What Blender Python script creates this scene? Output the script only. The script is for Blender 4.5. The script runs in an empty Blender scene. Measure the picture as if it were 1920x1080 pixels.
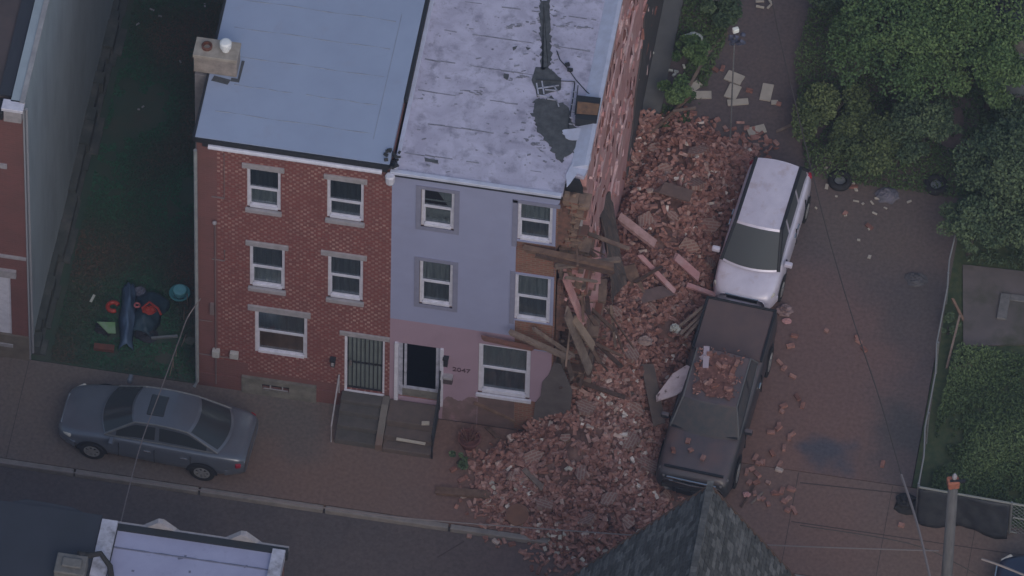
import bpy, math, random
import numpy as np
from mathutils import Vector, Matrix, Euler
R = math.radians
scene = bpy.context.scene
col = scene.collection
rnd = random.Random(7)

# ------------------------------------------------------------------ camera
YAW, EL, ROLL, DIST, SC = .1443, .9372, .0268, 289.04, 78.91
_R1 = np.array([math.cos(YAW), math.sin(YAW), 0.])
CB = np.array([math.sin(YAW)*math.cos(EL), -math.cos(YAW)*math.cos(EL), math.sin(EL)])
_R2 = np.cross(CB, _R1)
CA = math.cos(ROLL)*_R1 + math.sin(ROLL)*_R2
CU = -math.sin(ROLL)*_R1 + math.cos(ROLL)*_R2
FPX = SC*DIST
CC = -DIST*((729.449-960)/FPX*CA + (540-770.957)/FPX*CU - CB)
cam = bpy.data.cameras.new('camera'); camo = bpy.data.objects.new('camera', cam); col.objects.link(camo)
cam.sensor_width = 36; cam.lens = FPX/1920*36; cam.clip_start = 1; cam.clip_end = 3000
camo.matrix_world = Matrix(((CA[0], CU[0], CB[0], CC[0]), (CA[1], CU[1], CB[1], CC[1]), (CA[2], CU[2], CB[2], CC[2]), (0, 0, 0, 1)))
scene.camera = camo
scene.render.resolution_x = 1024; scene.render.resolution_y = 576

# ------------------------------------------------------------------ world, sun, exposure
w = bpy.data.worlds.new("World"); scene.world = w; w.use_nodes = True
nt = w.node_tree; bg = nt.nodes['Background']; sky = nt.nodes.new('ShaderNodeTexSky')
sky.sky_type = 'NISHITA'; sky.sun_disc = False; sky.sun_elevation = R(38); sky.sun_rotation = R(158)
sky.air_density = 1.6; sky.dust_density = 3.0; sky.ozone_density = 2.0
nt.links.new(sky.outputs[0], bg.inputs[0]); bg.inputs[1].default_value = .128
sun = bpy.data.lights.new('sun', 'SUN'); suno = bpy.data.objects.new('sun', sun); col.objects.link(suno)
sun.energy = .95; sun.angle = R(40); sun.color = (1, .97, .95)
suno.rotation_euler = (R(48), 0, R(22))
scene.view_settings.view_transform = 'Standard'; scene.view_settings.look = 'None'
scene.view_settings.gamma = 1; scene.view_settings.exposure = -0.4

# ------------------------------------------------------------------ helpers
def ray(u, v): return (u-960)/FPX*CA + (540-v)/FPX*CU - CB
def G(u, v, z=0.):            # photo point on the level z
    d = ray(u, v); t = (z-CC[2])/d[2]; p = CC+t*d; return (float(p[0]), float(p[1]), z)
def Q(u, v, Y=0.):            # photo point on an upright plane parallel to the facades
    d = ray(u, v); t = (Y-CC[1])/d[1]; p = CC+t*d; return (float(p[0]), Y, float(p[2]))

ORG = {}
def tag(o, label=None, cat=None, group=None, kind=None):
    if label: o['label'] = label
    if cat: o['category'] = cat
    if group: o['group'] = group
    if kind: o['kind'] = kind
    return o
def empty(name, loc=(0, 0, 0), label=None, cat=None, group=None):
    o = bpy.data.objects.new(name, None); col.objects.link(o); o.location = loc; o.empty_display_size = .2
    ORG[o.name] = Vector(loc); return tag(o, label, cat, group)

class MB:
    def __init__(s): s.v = []; s.f = []; s.m = []; s.c = []
    def add(s, vs, fs, m=0, c=None):
        n = len(s.v); s.v += [tuple(p) for p in vs]
        for f in fs: s.f.append(tuple(n+i for i in f)); s.m.append(m); s.c.append(c)
        return s
    def box(s, x0, x1, y0, y1, z0, z1, m=0):
        return s.add([(x0,y0,z0),(x1,y0,z0),(x1,y1,z0),(x0,y1,z0),(x0,y0,z1),(x1,y0,z1),(x1,y1,z1),(x0,y1,z1)],
            [(0,3,2,1),(4,5,6,7),(0,1,5,4),(1,2,6,5),(2,3,7,6),(3,0,4,7)], m)
    def obox(s, c, sz, e=(0,0,0), m=0, jit=0, cc=None, M=None):
        M = M or Euler(e).to_matrix(); a, b, d = sz[0]/2, sz[1]/2, sz[2]/2; vs = []
        for p in ((-a,-b,-d),(a,-b,-d),(a,b,-d),(-a,b,-d),(-a,-b,d),(a,-b,d),(a,b,d),(-a,b,d)):
            q = Vector(p)
            if jit: q = Vector([k*(1-jit*rnd.random()) for k in q])
            vs.append(Vector(c)+M@q)
        return s.add(vs, [(0,3,2,1),(4,5,6,7),(0,1,5,4),(1,2,6,5),(2,3,7,6),(3,0,4,7)], m, cc)
    def beam(s, p, q, w_, h_, m=0, up=(0,0,1), jag=0):
        p = Vector(p); q = Vector(q); x = (q-p); L = x.length; x.normalize(); y = Vector(up).cross(x)
        if y.length < 1e-3: y = Vector((0,1,0)).cross(x)
        y.normalize(); z = x.cross(y); vs = []
        for e, (pp) in enumerate((p, q)):
            for (a, b) in ((-1,-1),(1,-1),(1,1),(-1,1)):
                j = (rnd.random()-.5)*jag*w_*2 if jag else 0
                vs.append(pp + y*a*w_/2 + z*b*h_/2 + x*j)
        return s.add(vs, [(0,1,2,3),(7,6,5,4),(0,4,5,1),(1,5,6,2),(2,6,7,3),(3,7,4,0)], m)
    def tube(s, pts, r, n=8, m=0, cap=True):
        pts = [Vector(p) for p in pts]; rs = r if isinstance(r, (list, tuple)) else [r]*len(pts); rings = []; base = len(s.v)
        for i, p in enumerate(pts):
            d = (pts[min(i+1, len(pts)-1)]-pts[max(i-1, 0)]).normalized()
            a = d.cross(Vector((0,0,1)));  a = a if a.length > .05 else d.cross(Vector((1,0,0))); a.normalize(); b = d.cross(a)
            for k in range(n):
                t = 2*math.pi*k/n; s.v.append(tuple(p+(a*math.cos(t)+b*math.sin(t))*rs[i]))
        for i in range(len(pts)-1):
            for k in range(n):
                A = base+i*n+k; B_ = base+i*n+(k+1) % n; s.f.append((A, B_, B_+n, A+n)); s.m.append(m); s.c.append(None)
        if cap:
            s.f.append(tuple(base+k for k in range(n))[::-1]); s.m.append(m); s.c.append(None)
            s.f.append(tuple(base+(len(pts)-1)*n+k for k in range(n))); s.m.append(m); s.c.append(None)
        return s
    def lathe(s, prof, n=20, c=(0,0,0), m=0):
        base = len(s.v)
        for r, z in prof:
            for k in range(n):
                t = 2*math.pi*k/n; s.v.append((c[0]+r*math.cos(t), c[1]+r*math.sin(t), c[2]+z))
        for i in range(len(prof)-1):
            for k in range(n):
                A = base+i*n+k; B_ = base+i*n+(k+1) % n; s.f.append((A, B_, B_+n, A+n)); s.m.append(m); s.c.append(None)
        return s
    def prism(s, poly, lo, hi, ax='z', m=0, m2=None):
        # poly in the two remaining axes (x,y) / (x,z) / (y,z)
        def P(a, b, t): return (a, b, t) if ax == 'z' else ((a, t, b) if ax == 'y' else (t, a, b))
        n = len(poly); vs = [P(a, b, lo) for a, b in poly]+[P(a, b, hi) for a, b in poly]
        s.add(vs, [tuple(range(n))[::-1], tuple(range(n, 2*n))], m)
        base = len(s.v)-2*n
        for i in range(n):
            j = (i+1) % n; s.f.append((base+i, base+j, base+n+j, base+n+i)); s.m.append(m if m2 is None else m2); s.c.append(None)
        return s
    def patch(s, p00, p10, p11, p01, nu=6, nv=6, bulge=0, m=0, u0=0, u1=1, v0=0, v1=1, off=0, nrm=None):
        p = [Vector(x) for x in (p00, p10, p11, p01)]
        N = nrm or (p[1]-p[0]).cross(p[3]-p[0]).normalized(); N = Vector(N); base = len(s.v)
        for j in range(nv+1):
            for i in range(nu+1):
                u = u0+(u1-u0)*i/nu; v = v0+(v1-v0)*j/nv
                q = p[0]*(1-u)*(1-v)+p[1]*u*(1-v)+p[2]*u*v+p[3]*(1-u)*v
                s.v.append(tuple(q+N*(bulge*(1-(2*u-1)**2)*(1-.0*(2*v-1)**2)+off)))
        for j in range(nv):
            for i in range(nu):
                a = base+j*(nu+1)+i; s.f.append((a, a+1, a+nu+2, a+nu+1)); s.m.append(m); s.c.append(None)
        return s
    def build(s, name, mats, parent=None, smooth=False, local=False):
        me = bpy.data.meshes.new(name); org = Vector((0,0,0))
        if parent is not None and not local: org = ORG[parent.name]
        me.from_pydata([(x-org[0], y-org[1], z-org[2]) for x, y, z in s.v], [], s.f)
        if not isinstance(mats, (list, tuple)): mats = [mats]
        for mt in mats: me.materials.append(mt)
        if len(mats) > 1: me.polygons.foreach_set('material_index', s.m)
        if any(c is not None for c in s.c):
            at_ = me.attributes.new('tint', 'FLOAT', 'FACE'); at_.data.foreach_set('value', [.5 if c is None else c for c in s.c])
        if smooth: me.polygons.foreach_set('use_smooth', [True]*len(me.polygons))
        me.update(); o = bpy.data.objects.new(name, me); col.objects.link(o)
        if parent is not None: o.parent = parent; ORG[o.name] = org
        else: ORG[o.name] = Vector((0,0,0))
        return o
def build_each(mb, name, mats, parent=None, local=False):
    par = list(range(len(mb.v)))
    def fd(a):
        while par[a] != a: par[a] = par[par[a]]; a = par[a]
        return a
    for f in mb.f:
        for k in f[1:]:
            a, b = fd(f[0]), fd(k)
            if a != b: par[a] = b
    gr = {}
    for f, m, c in zip(mb.f, mb.m, mb.c): gr.setdefault(fd(f[0]), []).append((f, m, c))
    out = []
    for g in gr.values():
        q = MB(); mp = {}
        for f, m, c in g:
            nf = []
            for k in f:
                if k not in mp: mp[k] = len(q.v); q.v.append(mb.v[k])
                nf.append(mp[k])
            q.f.append(tuple(nf)); q.m.append(m); q.c.append(c)
        out.append(q.build(name, mats, parent, local=local))
    return out
def bevel(o, wd=.01, seg=1):
    b = o.modifiers.new('bevel', 'BEVEL'); b.width = wd; b.segments = seg; b.limit_method = 'ANGLE'; return o

# ------------------------------------------------------------------ materials
GAIN = {'lavender_render': (1.08,1.1,1.2), 'pink_render': (1.1,1.15,1.2), 'blue_grey_roof_membrane': (.82,.84,.95), 'stained_white_roof_coating': (.93,.94,.98), 'road_asphalt': (1.0,.88,.86), 'lot_asphalt': (1.1,.92,.89),
  'sidewalk_concrete': (1.08,.97,.94), 'silver_paint': (1.4,1.35,1.4), 'pale_blue_roof': (.8,.8,.95), 'dark_slate_roof': (.55,.55,.65), 'pale_stucco': (1.45,1.6,1.6), 'grass_soil': (1.1,1.3,1.25), 'weedy_soil': (1.1,1.2,.9), 'dusty_charcoal_paint': (1.35,1.15,1.15),
  'bed_cover_vinyl': (1.2,1.05,1.05), 'yard_concrete': (1.1,.97,.98), 'van_glass': (.75,.75,.8), 'dark_stucco': (1.2,1.,1.)}
def gain(name, c): g = GAIN.get(name, (1,1,1)); return tuple(min(.9, k*q) for k, q in zip(c, g))
def S(c): return tuple(c)+(1,) if len(c) == 3 else c
def mat(name, c1, c2=None, scale=3., rough=.8, metal=0, bump=0, bscale=40., detail=6, lo=.35, hi=.65, spec=.4, c3=None, s3=.6, lo3=.5, hi3=.7, coat=0, stretch=None, distort=0):
    c1 = gain(name, c1); c2 = gain(name, c2) if c2 is not None else None; c3 = gain(name, c3) if c3 is not None else None
    m = bpy.data.materials.new(name); m.use_nodes = True; n = m.node_tree; b = n.nodes['Principled BSDF']
    b.inputs['Roughness'].default_value = rough; b.inputs['Metallic'].default_value = metal; b.inputs['Specular IOR Level'].default_value = spec
    if coat: b.inputs['Coat Weight'].default_value = coat; b.inputs['Coat Roughness'].default_value = .15
    b.inputs['Base Color'].default_value = S(c1)
    tc = n.nodes.new('ShaderNodeTexCoord'); src = tc.outputs['Object']
    if stretch:
        mp = n.nodes.new('ShaderNodeMapping'); mp.inputs['Scale'].default_value = stretch; n.links.new(src, mp.inputs[0]); src = mp.outputs[0]
    def noise(sc, det=6, ds=0):
        t = n.nodes.new('ShaderNodeTexNoise'); t.inputs['Scale'].default_value = sc; t.inputs['Detail'].default_value = det; t.inputs['Roughness'].default_value = .62
        t.inputs['Distortion'].default_value = ds
        n.links.new(src, t.inputs['Vector']); return t.outputs['Fac']
    out = None
    if c2 is not None:
        r = n.nodes.new('ShaderNodeValToRGB'); r.color_ramp.elements[0].position = lo; r.color_ramp.elements[1].position = hi
        r.color_ramp.elements[0].color = S(c1); r.color_ramp.elements[1].color = S(c2)
        n.links.new(noise(scale, detail, distort), r.inputs[0]); out = r.outputs[0]
    if c3 is not None:
        r = n.nodes.new('ShaderNodeValToRGB'); r.color_ramp.elements[0].position = lo3; r.color_ramp.elements[1].position = hi3
        r.color_ramp.elements[0].color = (0,0,0,1); r.color_ramp.elements[1].color = (1,1,1,1); n.links.new(noise(s3, 5), r.inputs[0])
        mx = n.nodes.new('ShaderNodeMix'); mx.data_type = 'RGBA'; mx.inputs[7].default_value = S(c3); n.links.new(r.outputs[0], mx.inputs[0])
        if out: n.links.new(out, mx.inputs[6])
        else: mx.inputs[6].default_value = S(c1)
        out = mx.outputs[2]
    if out: n.links.new(out, b.inputs['Base Color'])
    if bump:
        bp = n.nodes.new('ShaderNodeBump'); bp.inputs['Strength'].default_value = bump; bp.inputs['Distance'].default_value = .02
        n.links.new(noise(bscale, 8), bp.inputs['Height']); n.links.new(bp.outputs[0], b.inputs['Normal'])
    m['out'] = 1
    return m
def tintmat(name, stops, rough=.9, scale=14, amt=.35, trans=0):
    m = bpy.data.materials.new(name); m.use_nodes = True; n = m.node_tree; b = n.nodes['Principled BSDF']; b.inputs['Roughness'].default_value = rough
    b.inputs['Specular IOR Level'].default_value = .25
    a = n.nodes.new('ShaderNodeAttribute'); a.attribute_name = 'tint'; r = n.nodes.new('ShaderNodeValToRGB')
    while len(r.color_ramp.elements) < len(stops): r.color_ramp.elements.new(.5)
    for e, (p, c) in zip(r.color_ramp.elements, stops): e.position = p; e.color = S(c)
    n.links.new(a.outputs['Fac'], r.inputs[0])
    tc = n.nodes.new('ShaderNodeTexCoord'); t = n.nodes.new('ShaderNodeTexNoise'); t.inputs['Scale'].default_value = scale; n.links.new(tc.outputs['Object'], t.inputs['Vector'])
    h = n.nodes.new('ShaderNodeHueSaturation'); mr = n.nodes.new('ShaderNodeMapRange'); mr.inputs[1].default_value = .3; mr.inputs[2].default_value = .7; mr.inputs[3].default_value = 1-amt; mr.inputs[4].default_value = 1+amt
    n.links.new(t.outputs['Fac'], mr.inputs[0]); n.links.new(mr.outputs[0], h.inputs['Value']); n.links.new(r.outputs[0], h.inputs['Color'])
    n.links.new(h.outputs[0], b.inputs['Base Color'])
    return m
def brickmat(name, c1, c2, mort, rowh=.1, bw=.2, ms=.016, fleck=None, axes='xz', dirt=(.05,.04,.04)):
    m = bpy.data.materials.new(name); m.use_nodes = True; n = m.node_tree; b = n.nodes['Principled BSDF']; b.inputs['Roughness'].default_value = .9
    tc = n.nodes.new('ShaderNodeTexCoord'); sp = n.nodes.new('ShaderNodeSeparateXYZ'); cb = n.nodes.new('ShaderNodeCombineXYZ')
    n.links.new(tc.outputs['Object'], sp.inputs[0]); n.links.new(sp.outputs['X' if axes[0] == 'x' else 'Y'], cb.inputs[0]); n.links.new(sp.outputs['Z'], cb.inputs[1])
    br = n.nodes.new('ShaderNodeTexBrick'); br.inputs['Scale'].default_value = 1; br.inputs['Color1'].default_value = S(c1); br.inputs['Color2'].default_value = S(c2)
    br.inputs['Mortar'].default_value = S(mort); br.inputs['Mortar Size'].default_value = ms; br.inputs['Brick Width'].default_value = bw; br.inputs['Row Height'].default_value = rowh
    n.links.new(cb.outputs[0], br.inputs['Vector']); out = br.outputs['Color']
    if fleck:
        mp = n.nodes.new('ShaderNodeMapping'); mp.inputs['Scale'].default_value = (1/bw, 1/rowh, 1); n.links.new(cb.outputs[0], mp.inputs[0])
        fl = n.nodes.new('ShaderNodeVectorMath'); fl.operation = 'FLOOR'; n.links.new(mp.outputs[0], fl.inputs[0])
        # pale header bricks, one per stretcher, in alternate columns of each course
        s2 = n.nodes.new('ShaderNodeSeparateXYZ'); n.links.new(mp.outputs[0], s2.inputs[0])
        def M_(op, a, bb=None):
            q = n.nodes.new('ShaderNodeMath'); q.operation = op
            for i, z in enumerate((a, bb)):
                if z is None: continue
                if isinstance(z, (int, float)): q.inputs[i].default_value = z
                else: n.links.new(z, q.inputs[i])
            return q.outputs[0]
        row = M_('FLOOR', s2.outputs[1]); sh = M_('MULTIPLY', M_('MODULO', row, 2.), .5)
        fx = M_('FRACT', M_('ADD', s2.outputs[0], sh)); fz = M_('FRACT', s2.outputs[1])
        hd = M_('MULTIPLY', M_('MULTIPLY', M_('LESS_THAN', M_('ABSOLUTE', M_('SUBTRACT', fx, .5)), .2), M_('GREATER_THAN', fz, .2)), 1.)
        wn = n.nodes.new('ShaderNodeTexWhiteNoise'); wn.noise_dimensions = '2D'; n.links.new(fl.outputs[0], wn.inputs['Vector'])
        nz = n.nodes.new('ShaderNodeTexNoise'); nz.inputs['Scale'].default_value = .9; n.links.new(cb.outputs[0], nz.inputs['Vector'])
        k = M_('MULTIPLY', M_('MULTIPLY', hd, wn.outputs['Value']), M_('MULTIPLY', nz.outputs['Fac'], 1.5))
        mx = n.nodes.new('ShaderNodeMix'); mx.data_type = 'RGBA'; mx.inputs[7].default_value = S(fleck); n.links.new(k, mx.inputs[0]); n.links.new(out, mx.inputs[6]); out = mx.outputs[2]
    t = n.nodes.new('ShaderNodeTexNoise'); t.inputs['Scale'].default_value = 1.1; t.inputs['Detail'].default_value = 8; n.links.new(tc.outputs['Object'], t.inputs['Vector'])
    r = n.nodes.new('ShaderNodeValToRGB'); r.color_ramp.elements[0].position = .48; r.color_ramp.elements[1].position = .75; r.color_ramp.elements[0].color = (0,0,0,1); r.color_ramp.elements[1].color = (.7,.7,.7,1)
    n.links.new(t.outputs['Fac'], r.inputs[0]); mx = n.nodes.new('ShaderNodeMix'); mx.data_type = 'RGBA'; mx.inputs[7].default_value = S(dirt)
    n.links.new(r.outputs[0], mx.inputs[0]); n.links.new(out, mx.inputs[6]); n.links.new(mx.outputs[2], b.inputs['Base Color'])
    return m
def wallmat(name, base, stain, z0=0, z1=4, dust=(.2,.12,.1)):   # render with streaks and brick dust near the ground
    m = mat(name, base, [k*.93 for k in base], scale=1.4, rough=.85, c3=stain, s3=1.3, lo3=.55, hi3=.95, bump=.1)
    return m

M = {}
M['brick'] = brickmat('brick', (.20,.055,.055), (.155,.048,.05), (.17,.09,.088), rowh=.085, bw=.17, ms=.010, fleck=(.40,.26,.245), dirt=(.17,.06,.06))
M['brick_plain'] = brickmat('brick_plain', (.17,.07,.072), (.145,.065,.065), (.17,.08,.08), rowh=.08, ms=.01, dirt=(.12,.06,.06))
M['brick_old'] = brickmat('brick_old', (.26,.10,.075), (.18,.08,.06), (.22,.15,.12), rowh=.08)
M['lav'] = wallmat('lavender_render', (.26,.275,.40), (.23,.235,.33))
M['pink'] = wallmat('pink_render', (.30,.205,.265), (.22,.15,.19))
M['trim_lav'] = mat('lavender_trim', (.19,.195,.29), (.22,.225,.33), scale=5)
M['white'] = mat('white_paint', (.62,.62,.75), (.5,.5,.62), scale=6, rough=.5)
M['stone'] = mat('pale_stone', (.34,.32,.37), (.26,.25,.28), scale=7, bump=.2)
M['stone_dark'] = mat('foundation_stone', (.2,.19,.18), (.12,.115,.11), scale=4, bump=.4)
M['roofblue'] = None
M['black'] = mat('black', (.02,.022,.028), rough=.6)
M['void'] = mat('hall_shade', (.004,.005,.009), rough=1, spec=0)  # near-black colour paints the darkness of the hall
M['dark'] = mat('dark_interior', (.02,.018,.02), rough=.95)
M['curtain'] = mat('grey_curtain', (.13,.15,.17), (.09,.10,.12), scale=3, stretch=(8,8,1))
M['curtain_pale'] = mat('pale_curtain', (.28,.31,.33), (.19,.21,.22), scale=3, stretch=(8,8,1))
M['curtain_dark'] = mat('dark_curtain', (.07,.085,.10), (.045,.055,.065), scale=3, stretch=(8,8,1))
M['blind_brown'] = mat('brown_blind', (.23,.13,.09), (.16,.095,.07), scale=3)
M['tar'] = mat('tar', (.05,.055,.065), (.09,.095,.11), scale=7, rough=.9, bump=.3)
M['metal'] = mat('galvanised_metal', (.3,.31,.33), (.22,.23,.25), scale=9, rough=.45, metal=.5)
M['concrete'] = mat('concrete', (.16,.145,.14), (.12,.105,.1), scale=2.5, c3=(.17,.10,.085), s3=.5, bump=.2)
M['wood'] = mat('weathered_timber', (.20,.125,.095), (.12,.075,.06), scale=6, stretch=(1,1,1), bump=.3)
M['wood_pale'] = mat('pale_timber', (.24,.185,.16), (.15,.11,.10), scale=6, bump=.3)
M['wood_dark'] = mat('dark_timber', (.12,.07,.055), (.065,.042,.038), scale=8, bump=.4)
M['plaster'] = mat('salmon_plaster', (.52,.28,.29), (.40,.21,.215), scale=3, c3=(.55,.40,.42), s3=1.6, lo3=.5, hi3=.75, bump=.5, bscale=12)
M['plaster_tan'] = mat('tan_plaster', (.25,.17,.135), (.15,.1,.085), scale=4, c3=(.1,.08,.07), s3=2., bump=.6, bscale=12)
M['rubber'] = mat('rubber', (.022,.022,.025), rough=.85)
M['rim'] = mat('alloy_wheel', (.42,.42,.44), rough=.35, metal=.6)
M['chrome'] = mat('chrome', (.6,.6,.62), rough=.2, metal=.9)
M['carglass'] = mat('car_glass', (.035,.042,.05), rough=.12, spec=.5)
M['lamp'] = mat('headlight_glass', (.5,.48,.46), rough=.15)
M['redlamp'] = mat('tail_light', (.3,.02,.04), rough=.2)
M['dustglass'] = mat('dusty_car_glass', (.075,.08,.09), (.11,.095,.1), scale=5, rough=.6, spec=.15)
M['wire'] = mat('cable', (.07,.06,.06), rough=.7)
M['wire_pale'] = mat('pale_cable', (.22,.19,.2), rough=.6)
M['board'] = mat('pale_foam_board', (.46,.42,.38), (.38,.34,.31), scale=3, rough=.7)
M['bagwhite'] = mat('white_plastic', (.55,.57,.56), (.42,.44,.44), scale=8, rough=.5)
M['tyre'] = M['rubber']

def glassmat():
    m = bpy.data.materials.new('window_glass'); m.use_nodes = True; n = m.node_tree; n.nodes.clear()
    o = n.nodes.new('ShaderNodeOutputMaterial'); mx = n.nodes.new('ShaderNodeMixShader'); g = n.nodes.new('ShaderNodeBsdfGlossy'); t = n.nodes.new('ShaderNodeBsdfTransparent')
    g.inputs['Roughness'].default_value = .08; g.inputs['Color'].default_value = (.5,.55,.6,1); t.inputs['Color'].default_value = (.85,.88,.9,1)
    f = n.nodes.new('ShaderNodeLayerWeight'); f.inputs[0].default_value = .5; q_ = n.nodes.new('ShaderNodeMath'); q_.operation = 'MULTIPLY'; q_.inputs[1].default_value = .45; n.links.new(f.outputs['Facing'], q_.inputs[0]); n.links.new(q_.outputs[0], mx.inputs[0]); n.links.new(t.outputs[0], mx.inputs[1]); n.links.new(g.outputs[0], mx.inputs[2]); n.links.new(mx.outputs[0], o.inputs[0]); return m
M['glass'] = glassmat()

def roof_blue():
    m = mat('blue_grey_roof_membrane', (.36,.42,.54), (.33,.385,.50), scale=.9, rough=.75, c3=(.34,.37,.46), s3=2.2, lo3=.6, hi3=.85)
    return m
M['roofblue'] = roof_blue()
def roof_white():
    m = mat('stained_white_roof_coating', (.52,.50,.64), (.40,.38,.50), scale=1.6, lo=.38, hi=.62, rough=.8, c3=(.22,.21,.28), s3=2.6, lo3=.52, hi3=.74, distort=.6)
    n = m.node_tree; b = n.nodes['Principled BSDF']; lk = b.inputs['Base Color'].links[0]; src = lk.from_socket
    t = n.nodes.new('ShaderNodeTexNoise'); t.inputs['Scale'].default_value = 9; t.inputs['Detail'].default_value = 8; t.inputs['Roughness'].default_value = .7
    tc = n.nodes.new('ShaderNodeTexCoord'); n.links.new(tc.outputs['Object'], t.inputs['Vector'])
    r = n.nodes.new('ShaderNodeValToRGB'); r.color_ramp.elements[0].position = .56; r.color_ramp.elements[1].position = .72; r.color_ramp.elements[0].color = (0,0,0,1); r.color_ramp.elements[1].color = (.75,.75,.75,1)
    n.links.new(t.outputs['Fac'], r.inputs[0]); mx = n.nodes.new('ShaderNodeMix'); mx.data_type = 'RGBA'; mx.inputs[7].default_value = (.19,.19,.25,1)
    n.links.new(r.outputs[0], mx.inputs[0]); n.links.new(src, mx.inputs[6]); n.links.new(mx.outputs[2], b.inputs['Base Color'])
    return m
M['roofwhite'] = roof_white()
M['flash'] = mat('white_flashing', (.5,.53,.70), (.42,.44,.58), scale=4, rough=.6)
M['flash_dirty'] = mat('dirty_flashing', (.44,.45,.58), (.3,.31,.4), scale=5, c3=(.18,.18,.22), s3=4, rough=.7)

# ------------------------------------------------------------------ ground
def groundmat(name, base, base2, dust, spots):   # spots: (x, y, radius, strength) of brick dust and darker patches on the ground
    m = mat(name, base, base2, scale=.8, rough=.9, bump=.15, bscale=25); n = m.node_tree; b = n.nodes['Principled BSDF']; src = b.inputs['Base Color'].links[0].from_socket
    tc = n.nodes.new('ShaderNodeTexCoord')
    nz = n.nodes.new('ShaderNodeTexNoise'); nz.inputs['Scale'].default_value = .7; nz.inputs['Detail'].default_value = 7; n.links.new(tc.outputs['Object'], nz.inputs['Vector'])
    ad = n.nodes.new('ShaderNodeVectorMath'); ad.operation = 'MULTIPLY_ADD'; n.links.new(nz.outputs['Color'], ad.inputs[0]); ad.inputs[1].default_value = (2.6,2.6,0); n.links.new(tc.outputs['Object'], ad.inputs[2])
    for (x, y, r, k, c) in spots:
        d = n.nodes.new('ShaderNodeVectorMath'); d.operation = 'DISTANCE'; n.links.new(ad.outputs[0], d.inputs[0]); d.inputs[1].default_value = (x+1.3, y+1.3, 0)
        mr = n.nodes.new('ShaderNodeMapRange'); mr.interpolation_type = 'SMOOTHSTEP'; mr.inputs[1].default_value = r*1.25; mr.inputs[2].default_value = r*.25; mr.inputs[3].default_value = 0; mr.inputs[4].default_value = k
        n.links.new(d.outputs['Value'], mr.inputs[0]); mx = n.nodes.new('ShaderNodeMix'); mx.data_type = 'RGBA'; mx.inputs[7].default_value = S(c)
        n.links.new(mr.outputs[0], mx.inputs[0]); n.links.new(src, mx.inputs[6]); src = mx.outputs[2]
    t = n.nodes.new('ShaderNodeTexNoise'); t.inputs['Scale'].default_value = 12; t.inputs['Detail'].default_value = 8; n.links.new(tc.outputs['Object'], t.inputs['Vector'])
    h = n.nodes.new('ShaderNodeHueSaturation'); mr = n.nodes.new('ShaderNodeMapRange'); mr.inputs[1].default_value = .3; mr.inputs[2].default_value = .7; mr.inputs[3].default_value = .82; mr.inputs[4].default_value = 1.16
    n.links.new(t.outputs['Fac'], mr.inputs[0]); n.links.new(mr.outputs[0], h.inputs['Value']); n.links.new(src, h.inputs['Color']); n.links.new(h.outputs[0], b.inputs['Base Color'])
    return m
D1 = (.20,.115,.10); D2 = (.15,.095,.09)
M['ground'] = groundmat('earth_ground', (.075,.072,.078), (.09,.075,.075), D1, [])
M['lot'] = groundmat('lot_asphalt', (.095,.093,.105), (.115,.105,.11), D1, [(7,1,5,.85,D1),(9.8,3.6,2.6,.8,(.17,.105,.1)),(9.5,0,2.4,.7,D1),(10.5,7.8,2.,.55,(.13,.1,.09)),(11.9,5.2,1.6,.5,(.08,.075,.08)),(10.4,.55,.75,.85,(.07,.08,.11)),(12.3,1.6,1.,.7,(.06,.065,.075))])
M['walk'] = groundmat('sidewalk_concrete', (.12,.115,.12), (.14,.12,.115), D1, [(4,-1.5,4.5,.9,D1),(-1.5,-2.3,2.6,.75,(.18,.115,.10)),(-9.5,-1.4,2.,.6,(.15,.12,.11)),(9.5,-2,4,.8,(.2,.12,.105)),(13.5,-2,2,.7,(.18,.12,.105)),(-2.3,-.9,1.2,.6,(.1,.1,.105))])
M['road'] = groundmat('road_asphalt', (.085,.085,.098), (.1,.095,.105), D1, [(6.,-4.8,4.,.8,(.17,.105,.1)),(2.5,-5,3.5,.5,(.13,.1,.1)),(11,-4,4,.7,(.17,.11,.1))])
M['grassground'] = mat('grass_soil', (.032,.055,.042), (.05,.058,.045), scale=.9, c3=(.06,.05,.045), s3=.45, lo3=.5, hi3=.66, bump=.5)
M['weedground'] = mat('weedy_soil', (.03,.05,.03), (.065,.07,.045), scale=7, bump=.5)
M['joint'] = mat('joint_dirt', (.075,.058,.058), rough=.95)

def sheet(name, poly, z, mt, thick=None):
    mb = MB(); n = len(poly)
    if thick: mb.prism(poly, z-thick, z)
    else: mb.add([(x, y, z) for x, y in poly], [tuple(range(n))])
    o = mb.build(name, mt); return tag(o, kind='structure')
sheet('ground', [(-300,-300),(300,-300),(300,300),(-300,300)], -.16, M['ground'])
sheet('road', [(-120,-11),(120,-11),(120,-3.1),(-120,-3.1)], -.12, M['road'])
sheet('sidewalk', [(-60,-2.95),(60,-2.95),(60,-.02),(-60,-.02)], 0, M['walk'], .15)
sheet('lot', [(4.5,.0),(12.55,.0),(12.55,30),(4.5,30)], 0, M['lot'], .15)
sheet('lawn', [(-8.68,.0),(-4.55,.0),(-4.55,30),(-8.68,30)], 0, M['grassground'], .15)
sheet('yard', [(12.57,-.0),(40,-.0),(40,30),(12.57,30)], 0, M['weedground'], .15)
mb = MB(); x = -40
while x < 60:
    mb.box(x, x+2.95, -3.12, -2.97, -.15, .015); x += 3.0
tag(bevel(mb.build('kerb', mat('kerb_stone', (.26,.235,.235), (.18,.165,.165), scale=3)), .02, 2), kind='structure')
mb = MB()
for x in (-10.6,-8.7,9.85,12.1,14.2): mb.box(x, x+.015, -2.94, -.05, .001, .004)
mb.box(9.9, 18, -1.5, -1.475, .001, .0045)
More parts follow.
